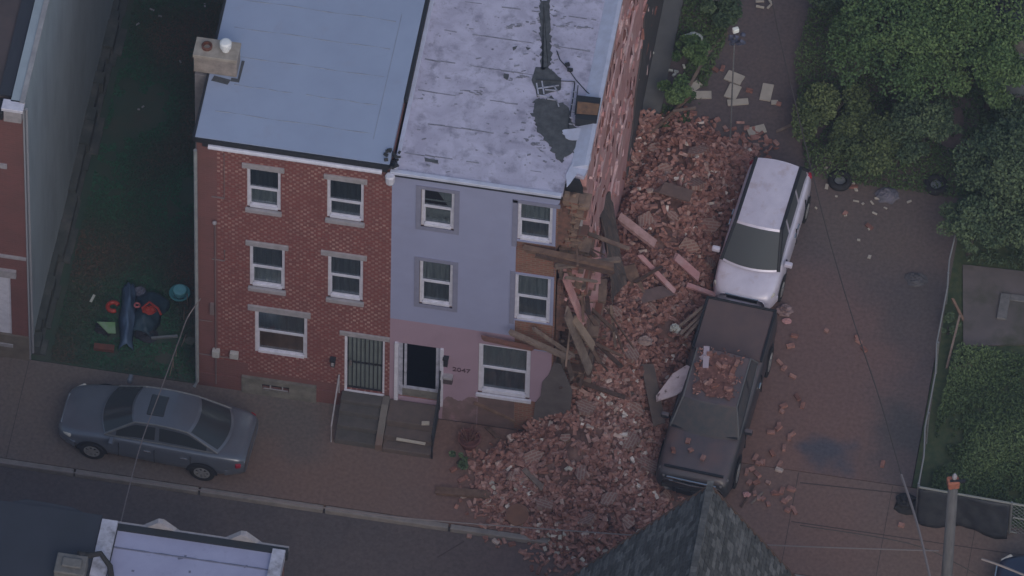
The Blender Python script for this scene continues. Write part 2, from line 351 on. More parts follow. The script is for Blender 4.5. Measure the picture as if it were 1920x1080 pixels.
mb.beam(G(820,1045,-.115), G(870,1015,-.115), .03, .004)
mb.beam(G(1500,905,.003), G(1690,925,.003), .03, .004)
tag(mb.build('paving_joints', M['joint']), kind='structure')
mb = MB(); mb.prism([(4.47,7.2),(4.95,7.2),(4.95,20),(4.47,20)], 0, .03); tag(mb.build('alley_path', mat('alley_concrete', (.14,.14,.145), (.11,.11,.115), scale=1.5)), kind='structure')
p = [G(1805,498), G(1930,512), G(1930,648), G(1806,650)]
mb = MB(); mb.prism([(q[0], q[1]) for q in p], 0.004, .05); tag(mb.build('yard_slab', mat('yard_concrete', (.13,.125,.13), (.1,.1,.1), scale=1.2, c3=(.06,.07,.05), s3=1., bump=.2)), kind='structure')
mb = MB(); mb.prism([(-60,-16),(60,-16),(60,-10.9),(-60,-10.9)], -.15, 0); tag(mb.build('far_sidewalk', M['concrete']), kind='structure')

# ------------------------------------------------------------------ house kit
def wall_grid(mb, x0, x1, z0, z1, y, depth, holes, m=0, mfun=None, extra_z=(), extra_x=()):
    xs = sorted(set([x0, x1]+[h[0] for h in holes]+[h[1] for h in holes]+list(extra_x))); zs = sorted(set([z0, z1]+[h[2] for h in holes]+[h[3] for h in holes]+list(extra_z)))
    xs = [x for x in xs if x0 <= x <= x1]; zs = [z for z in zs if z0 <= z <= z1]
    for a, b in zip(xs, xs[1:]):
        for c, d in zip(zs, zs[1:]):
            mx, mz = (a+b)/2, (c+d)/2
            if any(h[0] < mx < h[1] and h[2] < mz < h[3] for h in holes): continue
            mm = mfun(mx, mz) if mfun else m
            mb.add([(a,y,c),(b,y,c),(b,y,d),(a,y,d)], [(0,1,2,3)], mm)
    for h in holes:
        a, b, c, d = h
        mm = mfun(a-.01, (c+d)/2) if mfun else m
        mb.add([(a,y,c),(b,y,c),(b,y+depth,c),(a,y+depth,c),(a,y,d),(b,y,d),(b,y+depth,d),(a,y+depth,d)], [(0,3,2,1),(4,5,6,7),(0,4,7,3),(1,2,6,5)], mm)
def window(house, x0, x1, z0, z1, y=0, lintel=None, sill=True, surround=None, cur=('curtain','curtain'), fw=.07, rail=.5, label=None, sillm='stone', bottom_sash=None):
    """double-hung window in the opening x0..x1, z0..z1: frame with sashes, panes, curtain, lintel, sill"""
    f = MB(); yy = y+.04
    f.box(x0, x0+fw, yy, yy+.07, z0, z1); f.box(x1-fw, x1, yy, yy+.07, z0, z1); f.box(x0+fw, x1-fw, yy, yy+.07, z1-fw, z1); f.box(x0+fw, x1-fw, yy-.03, yy+.07, z0, z0+fw*1.2)
    zm = z0+(z1-z0)*rail
    o = bevel(f.build('window', M['white'], house), .006); 
    if label: o['label'] = label
    s = MB(); a, b = x0+fw, x1-fw
    s.box(a, b, yy+.015, yy+.05, zm-.035, zm+.03); s.box(a, a+.025, yy+.02, yy+.05, z0+fw*1.2, zm-.035); s.box(b-.025, b, yy+.02, yy+.05, z0+fw*1.2, zm-.035); s.box(a, b, yy+.02, yy+.05, z0+fw*1.2, z0+fw*1.2+.03)
    s.build('sash', M['white'], o)
    g = MB(); g.box(a, b, yy+.052, yy+.058, z0+fw*1.2, z1-fw); g.build('pane', M['glass'], o)
    c = MB(); n = 14
    for k, (lo, hi, idx) in enumerate(((z0, zm, 0), (zm, z1, 1))):
        if cur[idx] is None: continue
        for i in range(n):
            u0, u1 = a+(b-a)*i/n, a+(b-a)*(i+1)/n; d0, d1 = .02*math.sin(i*1.9), .02*math.sin((i+1)*1.9)
            c.add([(u0, yy+.1+d0, lo),(u1, yy+.1+d1, lo),(u1, yy+.1+d1, hi),(u0, yy+.1+d0, hi)], [(0,1,2,3)], k)
    ms = [M[q] if q else M['dark'] for q in cur]
    if c.f: c.build('curtain', ms, o)
    bk = MB(); bk.box(x0, x1, y+.42, y+.44, z0-.1, z1+.1); bk.build('backing', M['dark'], o)  # dark sheet standing in for the shade of the room behind
    if lintel: l = MB(); l.box(lintel[0], lintel[1], y-.045, y+.038, z1, z1+lintel[2]); bevel(l.build('lintel', M['stone'], o), .008)
    if sill: l = MB(); l.box(x0-.03, x1+.03, y-.07, y+.038, z0-.13, z0); bevel(l.build('sill', M[sillm], o), .008)
    if surround:
        l = MB(); k = surround
        l.box(x0-k, x0, y-.02, y+.03, z0-k, z1+k); l.box(x1, x1+k, y-.02, y+.03, z0-k, z1+k); l.box(x0, x1, y-.02, y+.03, z1, z1+k); l.box(x0, x1, y-.02, y+.03, z0-k, z0)
        l.build('surround', M['trim_lav'], o)
    return o

# ================================================================== BRICK HOUSE
BH = empty('brick_house', (-2.3, 0, 0), 'three-storey red brick row house with blue-grey flat roof, left of the lavender house', 'house')
H = 9.62
holes = {'3l': (-3.42,-2.62,7.32,8.86), '3r': (-1.53,-.66,7.36,8.88), '2l': (-3.36,-2.52,4.24,5.86), '2r': (-1.5,-.66,4.24,5.9), '1': (-3.24,-1.98,1.6,3.3), 'd': (-1.08,-.12,.66,2.82), 'b': (-3.05,-2.4,.24,.48)}
mb = MB(); wall_grid(mb, -4.6, 0, .5, H, 0, .3, [holes[k] for k in ('3l','3r','2l','2r','1','d')], mfun=lambda x, z: 1 if x < -4.12 or (x < -3.4 and z < 1.1) or z < .8 else 0, extra_x=(-4.12,-3.4), extra_z=(.8,1.1))
mb.box(-4.6, -4.3, .002, 14, .0, H, 1); mb.box(-4.3, 0, 13.7, 14, 0, H, 1); mb.box(-.3, -.03, .32, 13.7, 0, H, 1)
mb.build('wall', [M['brick'], M['brick_plain']], BH)
mb = MB(); wall_grid(mb, -4.62, 0, 0, .5, -.03, .2, [holes['b']]); mb.add([(-4.62,-.03,.5),(0,-.03,.5),(0,.02,.5),(-4.62,.02,.5)], [(0,1,2,3)])
mb.box(-3.95, -1.9, -.1, -.03, 0, .62) if False else None
mb.build('foundation', M['brick_plain'], BH)
mb = MB(); wall_grid(mb, -3.55, -1.75, 0, .62, -.075, .1, [(-3.05,-2.4,.22,.46)]); mb.add([(-3.55,-.075,.62),(-1.75,-.075,.62),(-1.75,0,.62),(-3.55,0,.62)], [(0,1,2,3)])
mb.add([(-3.55,-.075,0),(-3.55,0,0),(-3.55,0,.62),(-3.55,-.075,.62)], [(0,1,2,3)]); mb.add([(-1.75,-.075,0),(-1.75,0,0),(-1.75,0,.62),(-1.75,-.075,.62)], [(3,2,1,0)])
mb.build('stone_base', M['stone_dark'], BH)
window(BH, *holes['3l'], lintel=(-3.53,-2.53,.17), cur=('curtain_pale','curtain_dark'), rail=.46)
window(BH, *holes['3r'], lintel=(-1.6,-.58,.17), cur=('curtain','curtain_dark'), rail=.42)
window(BH, *holes['2l'], lintel=(-3.45,-2.43,.17), cur=('curtain_pale','curtain'), rail=.45)
window(BH, *holes['2r'], lintel=(-1.66,-.57,.17), cur=('curtain','curtain'), rail=.5)
window(BH, *holes['1'], lintel=(-3.4,-1.9,.2), cur=('blind_brown','curtain'), rail=.5, sill=False, fw=.08, label='wide ground floor window with a brown blind behind its lower sash')
# basement grille
mb = MB(); mb.box(-3.02,-2.43,-.05,-.03,.25,.275); mb.box(-3.02,-2.43,-.05,-.03,.425,.45); mb.box(-2.87,-2.84,-.05,-.03,.275,.425); mb.box(-2.58,-2.55,-.05,-.03,.275,.425); o = mb.build('basement_window', M['stone'], BH)
mb = MB(); mb.box(-3.05,-2.4,.05,.07,.2,.48); mb.build('pane', M['black'], o)
# door with security grille
mb = MB(); x0,x1,z0,z1 = holes['d']; mb.box(x0,x0+.06,.0,.08,z0,z1); mb.box(x1-.05,x1,.02,.08,z0,z1); mb.box(x0+.06,x1-.05,.02,.08,z1-.06,z1); mb.box(x0,x1,-.03,.08,z0-.05,z0-.003)
df = mb.build('door_frame', M['white'], BH)
mb = MB(); mb.box(x0+.06,x1-.05,.10,.14,z0,z1-.06)
for zz in (.2, 1.15):
    for xx in (x0+.16, x0+.52): mb.box(xx, xx+.28, .085, .1, z0+zz, z0+zz+.75)
mb.build('door', mat('grey_green_door', (.16,.19,.20), (.13,.155,.165), scale=3), BH)
mb = MB(); n = 9
for i in range(n):
    xx = x0+.08+(x1-x0-.15)*i/(n-1); mb.box(xx-.011, xx+.011, .04, .055, z0+.05, z1-.08)
for zz in (z0+.03, z0+1.05, z1-.1): mb.box(x0+.06, x1-.05, .035, .06, zz, zz+.035)
sg = mb.build('security_gate', M['black'], BH); mb = MB(); mb.box(x0+.11,x0+.17,.0,.035,z0+.95,z0+1.17); mb.build('handle', M['chrome'], sg)
mb = MB(); mb.box(-1.2,.0,-.045,.0,2.83,2.99); bevel(mb.build('door_lintel', M['stone'], BH), .008)
mb = MB(); mb.box(-1.4,-1.3,-.13,-.0,1.62,1.86); mb.box(-1.42,-1.28,-.15,0,1.86,1.89); o = mb.build('wall_lamp', M['black'], BH); mb = MB(); mb.box(-1.38,-1.32,-.14,-.13,1.68,1.8); mb.build('lamp_glass', M['stone'], o)
# meters, conduits, downspout
for (a, b, c, d, dp) in ((-4.25,-4.07,1.32,1.56,.14),(-3.83,-3.62,1.34,1.56,.12)):
    mb = MB(); mb.box(a,b,-dp,0,c,d); mb.lathe([(0,-.03),(.07,-.03),(.075,.02),(0,.02)], 12, ((a+b)/2,-dp-.01,(c+d)/2)) if 0 else None
    bevel(mb.build('meter_box', mat('meter_grey', (.42,.41,.43), (.33,.33,.35), scale=8), BH), .02, 2)
mb = MB(); mb.tube([(-4.17,-.04,.15),(-4.17,-.04,1.3)], .018, 6); mb.tube([(-4.17,-.04,1.56),(-4.17,-.04,3.1),(-4.17,-.04,6.6)], .014, 6); mb.tube([(-4.57,-.04,1.27),(-3.6,-.04,1.27)], .014, 6)
mb.tube([(-4.57,-.03,2.62),(-4.25,-.03,2.62)], .012, 6); mb.box(-4.3,-4.2,-.08,0,2.95,3.35); mb.tube([(-4.25,-.02,5.1),(-3.95,-.02,5.1),(-3.95,-.02,5.5)], .018, 6); mb.tube([(-4.25,-.02,7.55),(-3.95,-.02,7.55)], .018, 6); mb.tube([(-3.95,-.02,7.55),(-3.95,-.02,9.3)],.01,6)
mb.build('conduit', mat('conduit', (.17,.13,.14), rough=.7), BH)
mb = MB(); mb.lathe([(0,0),(.05,0),(.05,.05),(0,.08)], 10, (-4.17,-.1,6.62)); mb.build('weatherhead', M['stone'], BH)
mb = MB(); mb.tube([(-4.62,-.05,9.3),(-4.62,-.05,.15),(-4.68,-.14,.04)], .045, 8); mb.build('downspout', mat('grey_downspout', (.27,.29,.32), (.2,.21,.24), scale=4), BH)
# roof
mb = MB(); mb.box(-4.62, -.06, -.06, 14.1, H+.02, H+.22); mb.box(-4.64,-.06,-.1,-.06,H+.06,H+.2,1); mb.box(-4.68,-4.62,-.1,14.1,H+.1,H+.235,1)
rf = mb.build('roof', [M['roofblue'], M['black']], BH)
SEAM = mat('seam_tar', (.20,.22,.29), (.28,.31,.39), scale=5)
yy = .75
k = 0
while yy < 13.5:
    segs = [(-4.3,-.62)] if k != 1 else [(-4.0,-2.62),(-2.3,-.62)]
    for a, b in segs:
        n = 14; mb = MB(); mb.tube([(a+(b-a)*i/n, yy+.012*math.sin(i*.9+k), H+.219) for i in range(n+1)], [.009+.006*math.sin(i*2.1+k) for i in range(n+1)], 5); mb.build('seam', SEAM, rf)
    yy += .83; k += 1
mb = MB(); mb.beam((-.55,.6,H+.221),(-.52,4.3,H+.221),.012,.008); mb.build('seam', SEAM, rf)
mb = MB(); mb.tube([(-4.3,-.14,H+.01),(-.22,-.14,H-.01)], .062, 10); bevel(mb.build('gutter', M['white'], BH), .002)
mb = MB(); mb.box(-4.45,-.1,-.1,-.001,H-.06,H+.055); mb.build('fascia', M['black'], BH)
# chimney (breast runs down outside the side wall)
mb = MB(); mb.box(-4.97,-4.64,1.78,2.28,0,9.75,0); mb.box(-4.99,-3.98,1.78,2.28,9.86,10.42,1); mb.box(-5.01,-3.96,1.755,2.305,10.42,10.52,2)
ch = bevel(mb.build('chimney', [mat('grey_stucco', (.21,.2,.22), (.15,.14,.155), scale=3), mat('chimney_render', (.30,.26,.25), (.20,.175,.17), scale=6, bump=.3), mat('chimney_cap', (.34,.31,.29), (.26,.23,.21), scale=6)], BH), .01)
mb = MB(); mb.lathe([(.12,0),(.13,.1),(.1,.12),(.08,.0)], 12, (-4.72,2.03,10.5)); mb.build('clay_pot', mat('red_clay', (.12,.05,.04)), ch)
mb = MB(); mb.lathe([(.09,0),(.09,.18)], 12, (-4.28,2.03,10.5)); mb.lathe([(.14,.16),(.14,.3),(.1,.34),(0,.35)], 14, (-4.28,2.03,10.5)); mb.build('flue_cap', mat('bright_flue', (.7,.72,.78), rough=.4), ch, smooth=False)
mb = MB(); mb.prism([(-4.1,1.66),(-3.9,1.66),(-3.88,2.3),(-3.95,2.3),(-3.95,1.76),(-4.1,1.76)], H+.221, H+.228); mb.prism([(-4.55,1.6),(-4.15,1.55),(-4.1,1.7),(-4.5,1.76)], H+.221, H+.227); mb.build('tar_flashing', M['tar'], ch)

# ================================================================== LAVENDER HOUSE
LH = empty('lavender_house', (2.2, 0, 0), 'three-storey row house painted lavender above and pink below, its right corner torn open', 'house')
lh = {'3l': (.69,1.47,7.55,9.0), '3r': (2.96,3.78,7.56,8.98), '2l': (.68,1.47,4.5,6.22), '2r': (2.94,3.78,4.42,6.2), 'd': (.18,1.24,.66,2.83), '1': (2.12,3.36,1.3,3.26)}
BR = (2.94,3.9,6.28,7.5)
mb = MB()
def lm(x, z):
    if z < 1.25 and x > 2.05: return 2
    return 0 if z > 3.75 else 1
# render skin to x = 3.9, plus ragged rest
hl = list(lh.values())
def skinholes(): return hl+[(2.94,3.86,6.26,7.5),(2.96,3.86,3.3,4.38),(3.0,3.86,.0,1.24)]
wall_grid(mb, 0, 3.86, 0, 9.45, 0, .03, skinholes(), mfun=lm, extra_z=(3.75,))
rag = [(3.86,9.45),(3.96,9.45),(3.93,9.2),(3.87,9.1),(3.86,9.05)]
mb.prism(rag, 0, .03, 'y', 0)
mb.build('wall', [M['lav'], M['pink'], mat('bare_render_base', (.17,.11,.11), (.12,.085,.085), scale=3)], LH)
# brick core behind the skin, with a broken right edge
mb = MB(); wall_grid(mb, 0.002, 3.9, 0, 9.5, .031, .25, hl, m=0)
edge = [(3.9,0)]
zz = 0; r2 = random.Random(3)
xe = lambda z: 3.98 + .12*math.sin(z*1.7)+ (r2.random()-.5)*.22 + (.28 if z < 1 else 0)
while zz < 8.9:
    e = xe(zz); edge += [(e, zz), (e, zz+.16)]; zz += .16
edge += [(3.9,zz)]
mb.prism(edge, .05, .27, 'y', 1); mb.build('brick_backing', [M['brick_old'], mat('broken_brick_edge', (.20,.1,.08), (.1,.065,.06), scale=8, bump=.6)], LH)
window(LH, *lh['3l'], sill=False, surround=.12, cur=('curtain_pale', None), label='top left window with torn curtains and slipped white slats')
mb = MB(); mb.box(.78,1.38,.12,.13,8.0,8.1); mb.box(.95,1.38,.11,.125,7.92,8.12); mb.box(.76,1.38,.11,.13,7.74,7.79); mb.prism([(1.02,8.9),(1.4,8.9),(1.4,8.3),(1.3,8.32)], .12, .135, 'y'); mb.box(.76,1.4,.11,.125,8.45,8.49)
mb.build('window_slats', M['curtain_pale'], LH)
window(LH, *lh['2l'], sill=False, surround=.12, cur=('curtain','curtain_pale'))
window(LH, *lh['3r'], sill=False, surround=.0, cur=('curtain','curtain_pale'), rail=.52)
window(LH, *lh['2r'], sill=False, surround=.0, cur=('curtain','curtain_pale'), rail=.5)
mb = MB(); mb.box(2.84,2.955,-.02,.02,7.3,9.1); mb.box(2.84,3.95,-.02,.02,9.0,9.12); mb.box(2.83,2.935,-.02,.02,4.25,6.32); mb.build('surround', M['trim_lav'], LH)
window(LH, *lh['1'], sill=False, cur=('curtain','curtain_pale'), fw=.1, rail=.5, label='wide ground floor window with grey curtains under the torn-away render')
mb = MB(); mb.box(2.08,3.4,-.06,.03,1.2,1.3); mb.build('sill', M['white'], LH)
mb = MB(); rq = random.Random(6); mb.prism([(1.27,0.01),(2.11,0.01),(2.11,1.05)]+[(2.1-.83*i/26, .98+.1*math.sin(i*.37)-.22*(i/26)**2+rq.uniform(-.035,.035)) for i in range(1,26)], -.004, -.001, 'y'); mb.build('dust_stain', mat('dusty_pink_render', (.20,.135,.145), (.15,.105,.11), scale=3, c3=(.26,.17,.2), s3=4), LH)
# doorway
x0,x1,z0,z1 = lh['d']
mb = MB(); mb.box(x0-.06,x0+.03,-.05,.06,z0-.1,z1+.02); mb.box(x1-.03,x1+.05,-.05,.06,z0-.1,z1+.02); df = mb.build('door_frame', M['white'], LH)
mb = MB(); mb.box(x0+.16,x0+.22,.05,.1,z0+.36,z1-.08); mb.box(x1-.14,x1-.08,.05,.1,z0+.36,z1-.08); mb.box(x0+.1,x1-.08,.05,.1,z0+.3,z0+.36); mb.box(x0+.03,x0+.12,.06,.1,z0,z1); mb.box(x1-.08,x1-.03,.06,.1,z0,z1); mb.box(x0+.12,x1-.08,.06,.1,z1-.08,z1-.02)
mb.build('storm_door', M['flash_dirty'], df)
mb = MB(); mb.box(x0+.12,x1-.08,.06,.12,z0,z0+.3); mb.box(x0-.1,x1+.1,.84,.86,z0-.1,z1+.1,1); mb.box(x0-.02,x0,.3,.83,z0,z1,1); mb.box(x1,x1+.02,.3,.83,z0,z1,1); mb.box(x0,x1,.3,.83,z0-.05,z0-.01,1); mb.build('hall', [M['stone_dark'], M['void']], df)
mb = MB(); mb.box(1.3,1.4,-.12,0,2.28,2.55); mb.box(1.28,1.42,-.14,0,2.55,2.58); mb.build('wall_lamp', M['black'], LH)
mb = MB(); mb.box(1.3,1.52,-.13,0,1.6,1.8); o = bevel(mb.build('mailbox', mat('dark_mailbox', (.07,.05,.06)), LH), .015, 2); mb = MB(); mb.box(1.295,1.525,-.14,0,1.8,1.87); mb.build('lid', M['stone'], o)
# four small dark figures of the street number
cu = bpy.data.curves.new('house_number', 'FONT'); cu.body = '2047'; cu.size = .22; cu.extrude = .006; cu.materials.append(mat('number_paint', (.09,.05,.07)))
_t = bpy.data.objects.new('number_curve', cu); o = bpy.data.objects.new('house_number', bpy.data.meshes.new_from_object(_t)); bpy.data.objects.remove(_t); col.objects.link(o); o.parent = LH; o.location = (1.5-2.2, -.012, 2.02); o.rotation_euler = (R(90),0,0)
# roof
RZ = 9.62
mb = MB(); mb.prism([(.03,-.03),(4.0,-.03),(4.0,.35),(4.12,.55),(4.4,.55),(4.45,.75),(4.45,14),(.03,14)], RZ-.12, RZ, 'z', 0)
lr = mb.build('roof', M['roofwhite'], LH)
mb = MB(); mb.box(-.03,3.98,-.14,-.03,RZ-.06,RZ+.035); mb.prism([(4.05,RZ+.003),(4.47,RZ+.003),(4.47,RZ+.16),(4.38,RZ+.16)], .75, 14, 'y'); mb.box(.03,.13,-.03,14,RZ+.001,RZ+.05)
bevel(mb.build('flashing', M['flash'], lr), .01, 1)
mb = MB(); mb.box(.02,3.97,-.1,-.001,RZ-.17,RZ-.062); mb.build('fascia', M['black'], LH)  # dark gutter board, its black also painting the shadow gap under the coping
mb = MB(); mb.box(-.055,.025,1.9,14,RZ+.02,RZ+.19); mb.build('parapet_gap_shade', M['black'], LH)  # black strip painting the shadow in the gap between the two roofs
# tar patches on the roof: irregular flat sheets
def blob(pts, z0, z1, jit=.05, sub=5, rr=random.Random(5)):
    out = []
    for i in range(len(pts)):
        a, b = pts[i], pts[(i+1) % len(pts)]
        for k in range(sub):
            t = k/sub; out.append((a[0]*(1-t)+b[0]*t+rr.uniform(-jit, jit), a[1]*(1-t)+b[1]*t+rr.uniform(-jit, jit)))
    return out
def pxpoly(pts, z): return [G(u, v, z)[:2] for u, v in pts]
mb = MB(); pz = RZ+.004
for poly, j in (([(1003,188),(1035,182),(1062,200),(1082,245),(1075,262),(1083,262),(1082,280),(1050,305),(1030,275),(1008,245),(996,215)], .045),
             ([(1012,0),(1034,0),(1030,60),(1034,90),(1030,128),(1012,130),(1016,95),(1012,60)], .04), ([(1008,128),(1038,132),(1050,150),(1052,172),(1008,180),(1000,150)], .05),
             ([(795,296),(822,300),(820,306),(798,303)], .02), ([(945,138),(955,140),(952,150),(944,146)], .01), ([(962,88),(970,86),(968,92),(962,95)], .01),
             ([(985,88),(995,90),(990,94)], .01)):
    mb.prism(blob(pxpoly(poly, pz), 0, 0, j*1.1, 9 if len(poly) > 6 else 2), pz-.003, pz+.009)
build_each(mb, 'tar_patch', M['tar'], lr)
mb = MB()
for k in range(70):
    u, v = rnd.uniform(780,1100), rnd.uniform(5,330); c = G(u, v, pz)
    if not (.2 < c[0] < 3.95 and c[1] > .1): continue
    mb.obox((c[0], c[1], RZ+.006), (rnd.uniform(.03,.16), rnd.uniform(.02,.05), .01), (0,0,rnd.uniform(-.4,.5)), 0, .4)
for k in range(170):
    t = rnd.random(); u, v = (rnd.gauss(1035,26), rnd.gauss(245,38)) if t < .5 else (rnd.gauss(1024,13), rnd.uniform(0,175)); c = G(u, v, pz)
    if .2 < c[0] < 4.0 and c[1] > .6: mb.obox((c[0], c[1], RZ+.006), (rnd.uniform(.02,.14), rnd.uniform(.02,.06), .01), (0,0,rnd.uniform(-.5,.6)), 0, .4)
for (u0, v0, u1, v1, n_) in ((950,52,1008,40,16),(1045,48,1118,52,18),(978,140,1012,146,12),(985,262,1012,275,9),(940,150,1000,142,8),(860,170,905,176,10),(800,300,822,304,6)):
    for q_ in range(n_):
        t = rnd.random(); c = G(u0+(u1-u0)*t, v0+(v1-v0)*t+rnd.gauss(0,2), pz); mb.obox((c[0], c[1], RZ+.007), (rnd.uniform(.04,.16), rnd.uniform(.02,.045), .01), (0,0,rnd.uniform(-.25,.25)), 0, .4)
for yy in np.arange(.5,13.5,.92):
    x_ = .2
    while x_ < 3.9:
        L = rnd.uniform(.1,.5)
        if rnd.random() < .55: mb.beam((x_, yy+rnd.uniform(-.015,.015), RZ+.003), (min(x_+L, 3.95), yy+rnd.uniform(-.015,.015), RZ+.003), rnd.uniform(.012,.04), .006)
        x_ += L
tag(mb.build('grime', mat('grime', (.14,.14,.18), (.27,.27,.33), scale=9), lr), kind='stuff')
# broken roof ladder / conduit debris lying on the roof
lad = empty('roof_ladder', G(1030,150,RZ), 'bent thin metal ladder lying over the dark tar patch on the white roof', 'ladder')
def rl(u, v, dz=.05): return G(u, v, RZ+dz)
mb = MB(); mb.tube([rl(1005,150),rl(1078,153),rl(1076,155)], .012, 5); mb.tube([rl(1078,155,.1),rl(1075,180,.08),rl(1070,210,.1),rl(1066,240,.06)], .016, 5)
mb.tube([rl(1084,160,.08),rl(1078,215,.1)], .012, 5); mb.build('rail', M['black'], lad)
mb = MB()
for (a, b, c, d) in ((1006,156,1010,180),(1016,152,1020,176),(1008,178,1030,182),(1022,168,1046,170),(1026,185,1045,188),(1038,160,1048,176),(1044,188,1048,200),(1008,166,1048,160)): mb.beam(rl(a,b), rl(c,d), .03, .02)
for i in range(6): mb.beam(rl(1074-i*1.5,172+i*12,.1), rl(1081-i*1.5,173+i*12,.1), .02, .015)
build_each(mb, 'rung', M['flash_dirty'], lad)
mb = MB(); mb.tube([rl(1044,95,.02),rl(1050,112,.05),rl(1066,130,.04),rl(1080,150,.05),rl(1100,172,.04),rl(1108,178,.04)], .012, 5); tag(mb.build('cable', M['black']), 'thin black cable running diagonally over the white roof', 'cable')
mb = MB(); mb.obox(rl(1064,121,.04), (.1,.08,.07), (.2,.1,.5)); mb.obox(rl(1069,131,.04), (.12,.07,.07), (.1,.3,.2)); tag(mb.build('debris_lump', M['black']), 'small black lumps beside the cable on the white roof', 'debris')
# hatch box and torn flashing
c = G(1102,225,RZ); hb = empty('roof_hatch', (c[0], c[1], RZ), 'brown topped dark box at the right edge of the white roof', 'roof hatch')
mb = MB(); p = pxpoly([(1081,192),(1126,197),(1118,240),(1078,236)], RZ); mb.prism(p, RZ, RZ+.28); mb.build('box', M['black'], hb)
mb = MB(); p = pxpoly([(1083,190),(1124,195),(1120,215),(1081,212)], RZ+.3); mb.prism(p, RZ+.281, RZ+.3); mb.build('lid', mat('rusty_brown', (.22,.12,.07), (.12,.07,.05), scale=7), hb)
mb = MB(); 
mb.prism(blob(pxpoly([(1056,243),(1095,238),(1110,240),(1108,300),(1096,330),(1084,324),(1064,352),(1060,330),(1090,280),(1088,262),(1066,262),(1054,250)], RZ+.03), 0, 0, .02, 3), RZ+.012, RZ+.03); mb.build('torn_flashing', M['flash'], LH)
# party wall, exposed: ragged front edge, dark plates painting the shade of joist pockets, ridges
pw = [(14,0),(3.2,0),(3.0,.8),(3.5,1.4),(3.1,2.0),(3.6,2.5),(3.1,3.1),(3.3,3.6),(2.7,4.0),(2.9,4.5),(2.3,4.9),(2.5,5.3),(1.9,5.6),(2.1,6.0),(1.5,6.3),(1.7,6.7),(1.2,7),(1.3,7.3),(1.0,7.6),(1.1,7.9),(.8,8.2),(.86,8.7),(.66,9.1),(.75,RZ-.13),(14,RZ-.13)]
mb = MB(); mb.prism(pw, 4.2, 4.45, 'x', 0)
for z_, hh in ((9.3,.14),(6.75,.12),(6.45,.08),(3.4,.1),(3.15,.06),(8.1,.05)):
    y_ = 1.6
    while y_ < 13.8:
        L = rnd.uniform(.5,1.6)
        if rnd.random() < .6: mb.obox((4.46, y_+L/2, z_+rnd.uniform(-.1,.1)), (rnd.uniform(.03,.08), L, hh*rnd.uniform(.5,1.1)), (rnd.gauss(0,.035),0,0), 1, .25)
        y_ += L+rnd.uniform(.02,.2)
for z_ in (9.0,6.9,6.2,3.7,2.9,8.4,5.1):
    y_ = 1.8+rnd.random()*.3
    while y_ < 13.6:
        if rnd.random() < .8: mb.obox((4.447, y_, z_+rnd.uniform(-.06,.06)), (.03,.16*rnd.uniform(.7,1.3),.3*rnd.uniform(.6,1.3)), (0,0,0), 2)
        y_ += .5 if z_ in (6.9,3.7,9.0) else 1.0+rnd.random()*.6
for k in range(240):
    y_, z_ = rnd.uniform(1.8,13.5), rnd.uniform(.5,9.3); mb.obox((4.452,y_,z_), (rnd.uniform(.02,.12),rnd.uniform(.08,.5),rnd.uniform(.08,.4)), (rnd.uniform(-.5,.5),rnd.uniform(-.2,.2),rnd.uniform(-.2,.2)), rnd.choice((0,0,1,1,3)), .5)
P = mb.build('party_wall', [M['plaster'], mat('pale_pink_plaster', (.60,.44,.47), (.5,.34,.36), scale=5, bump=.4), mat('pocket_shade', (.09,.03,.03), rough=1), mat('bare_brick_patch', (.26,.115,.10), (.18,.08,.07), scale=8)], LH)
mb = MB(); mb.prism([(7.6,0),(14,0),(14,4.4),(12.4,4.9),(11.6,4.3),(11,4.6),(10.4,3.8),(9.9,3.9),(9.4,2.6),(8.8,2.3),(8.4,1.2),(7.9,.9)], 4.452, 4.49, 'x'); mb.build('stucco_coat', mat('dark_stucco', (.07,.07,.075), (.05,.06,.065), scale=2), P)
mb = MB(); mb.box(0.05,4.2,13.6,13.9,0,RZ-.13); mb.build('rear_wall', M['brick_plain'], LH)
# wrecked rooms behind the missing corner
mb = MB(); mb.prism([(3.0,6.4),(4.18,6.4),(4.16,7.2),(4.19,8.1),(4.15,9.3),(3.0,9.3)], 2.3, 2.35, 'y'); mb.prism([(3.0,3.3),(4.18,3.3),(4.1,4.2),(4.17,5.0),(4.12,6.2),(3.0,6.2)], 3.2, 3.25, 'y'); build_each(mb, 'room_wall', M['plaster_tan'], LH)
# floors and room wreckage at the open corner
mb = MB()
for z_ in (3.2,6.35): mb.box(.3,4.19,.35,13.5,z_-.12,z_)
mb.box(.3,3.4,.9,.95,0,9.3); mb.build('floor', M['wood_dark'], LH)
mb = MB(); mb.prism([(3.55,7.3),(4.18,7.25),(4.2,9.2),(3.95,9.3),(3.55,9.2)], 1.0, 1.05, 'y'); mb.prism([(3.5,4.3),(4.18,4.2),(4.2,6.2),(3.5,6.2)], 1.1, 1.15, 'y'); mb.prism([(3.4,.3),(4.18,.3),(4.2,3.0),(3.4,3.1)], .6, .66, 'y', 0); build_each(mb, 'partition', M['plaster_tan'], LH)
mb = MB()
for a, b, m_ in (((4.02,.25,7.5),(4.05,.3,9.25),.09),((4.14,.4,7.4),(4.2,.35,9.0),.07),((4.0,.3,4.3),(3.98,.28,6.3),.08),((4.16,.5,4.4),(4.14,.45,6.2),.05),((4.05,.15,.2),(4.1,.2,3.2),.07)): mb.beam(a, b, m_, m_, 0, (0,1,0))
build_each(mb, 'stud', M['wood_pale'], LH)
mb = MB(); mb.prism([(3.45,.25),(4.3,.1),(4.38,1.9),(4.1,2.9),(3.92,2.95),(3.8,2.4),(3.66,2.1),(3.62,1.5),(3.5,1.2)], -.03, -.002, 'y'); mb.build('loose_render', mat('loose_grey_render', (.13,.115,.12), (.10,.085,.09), scale=3, bump=.3), LH)
mb = MB()
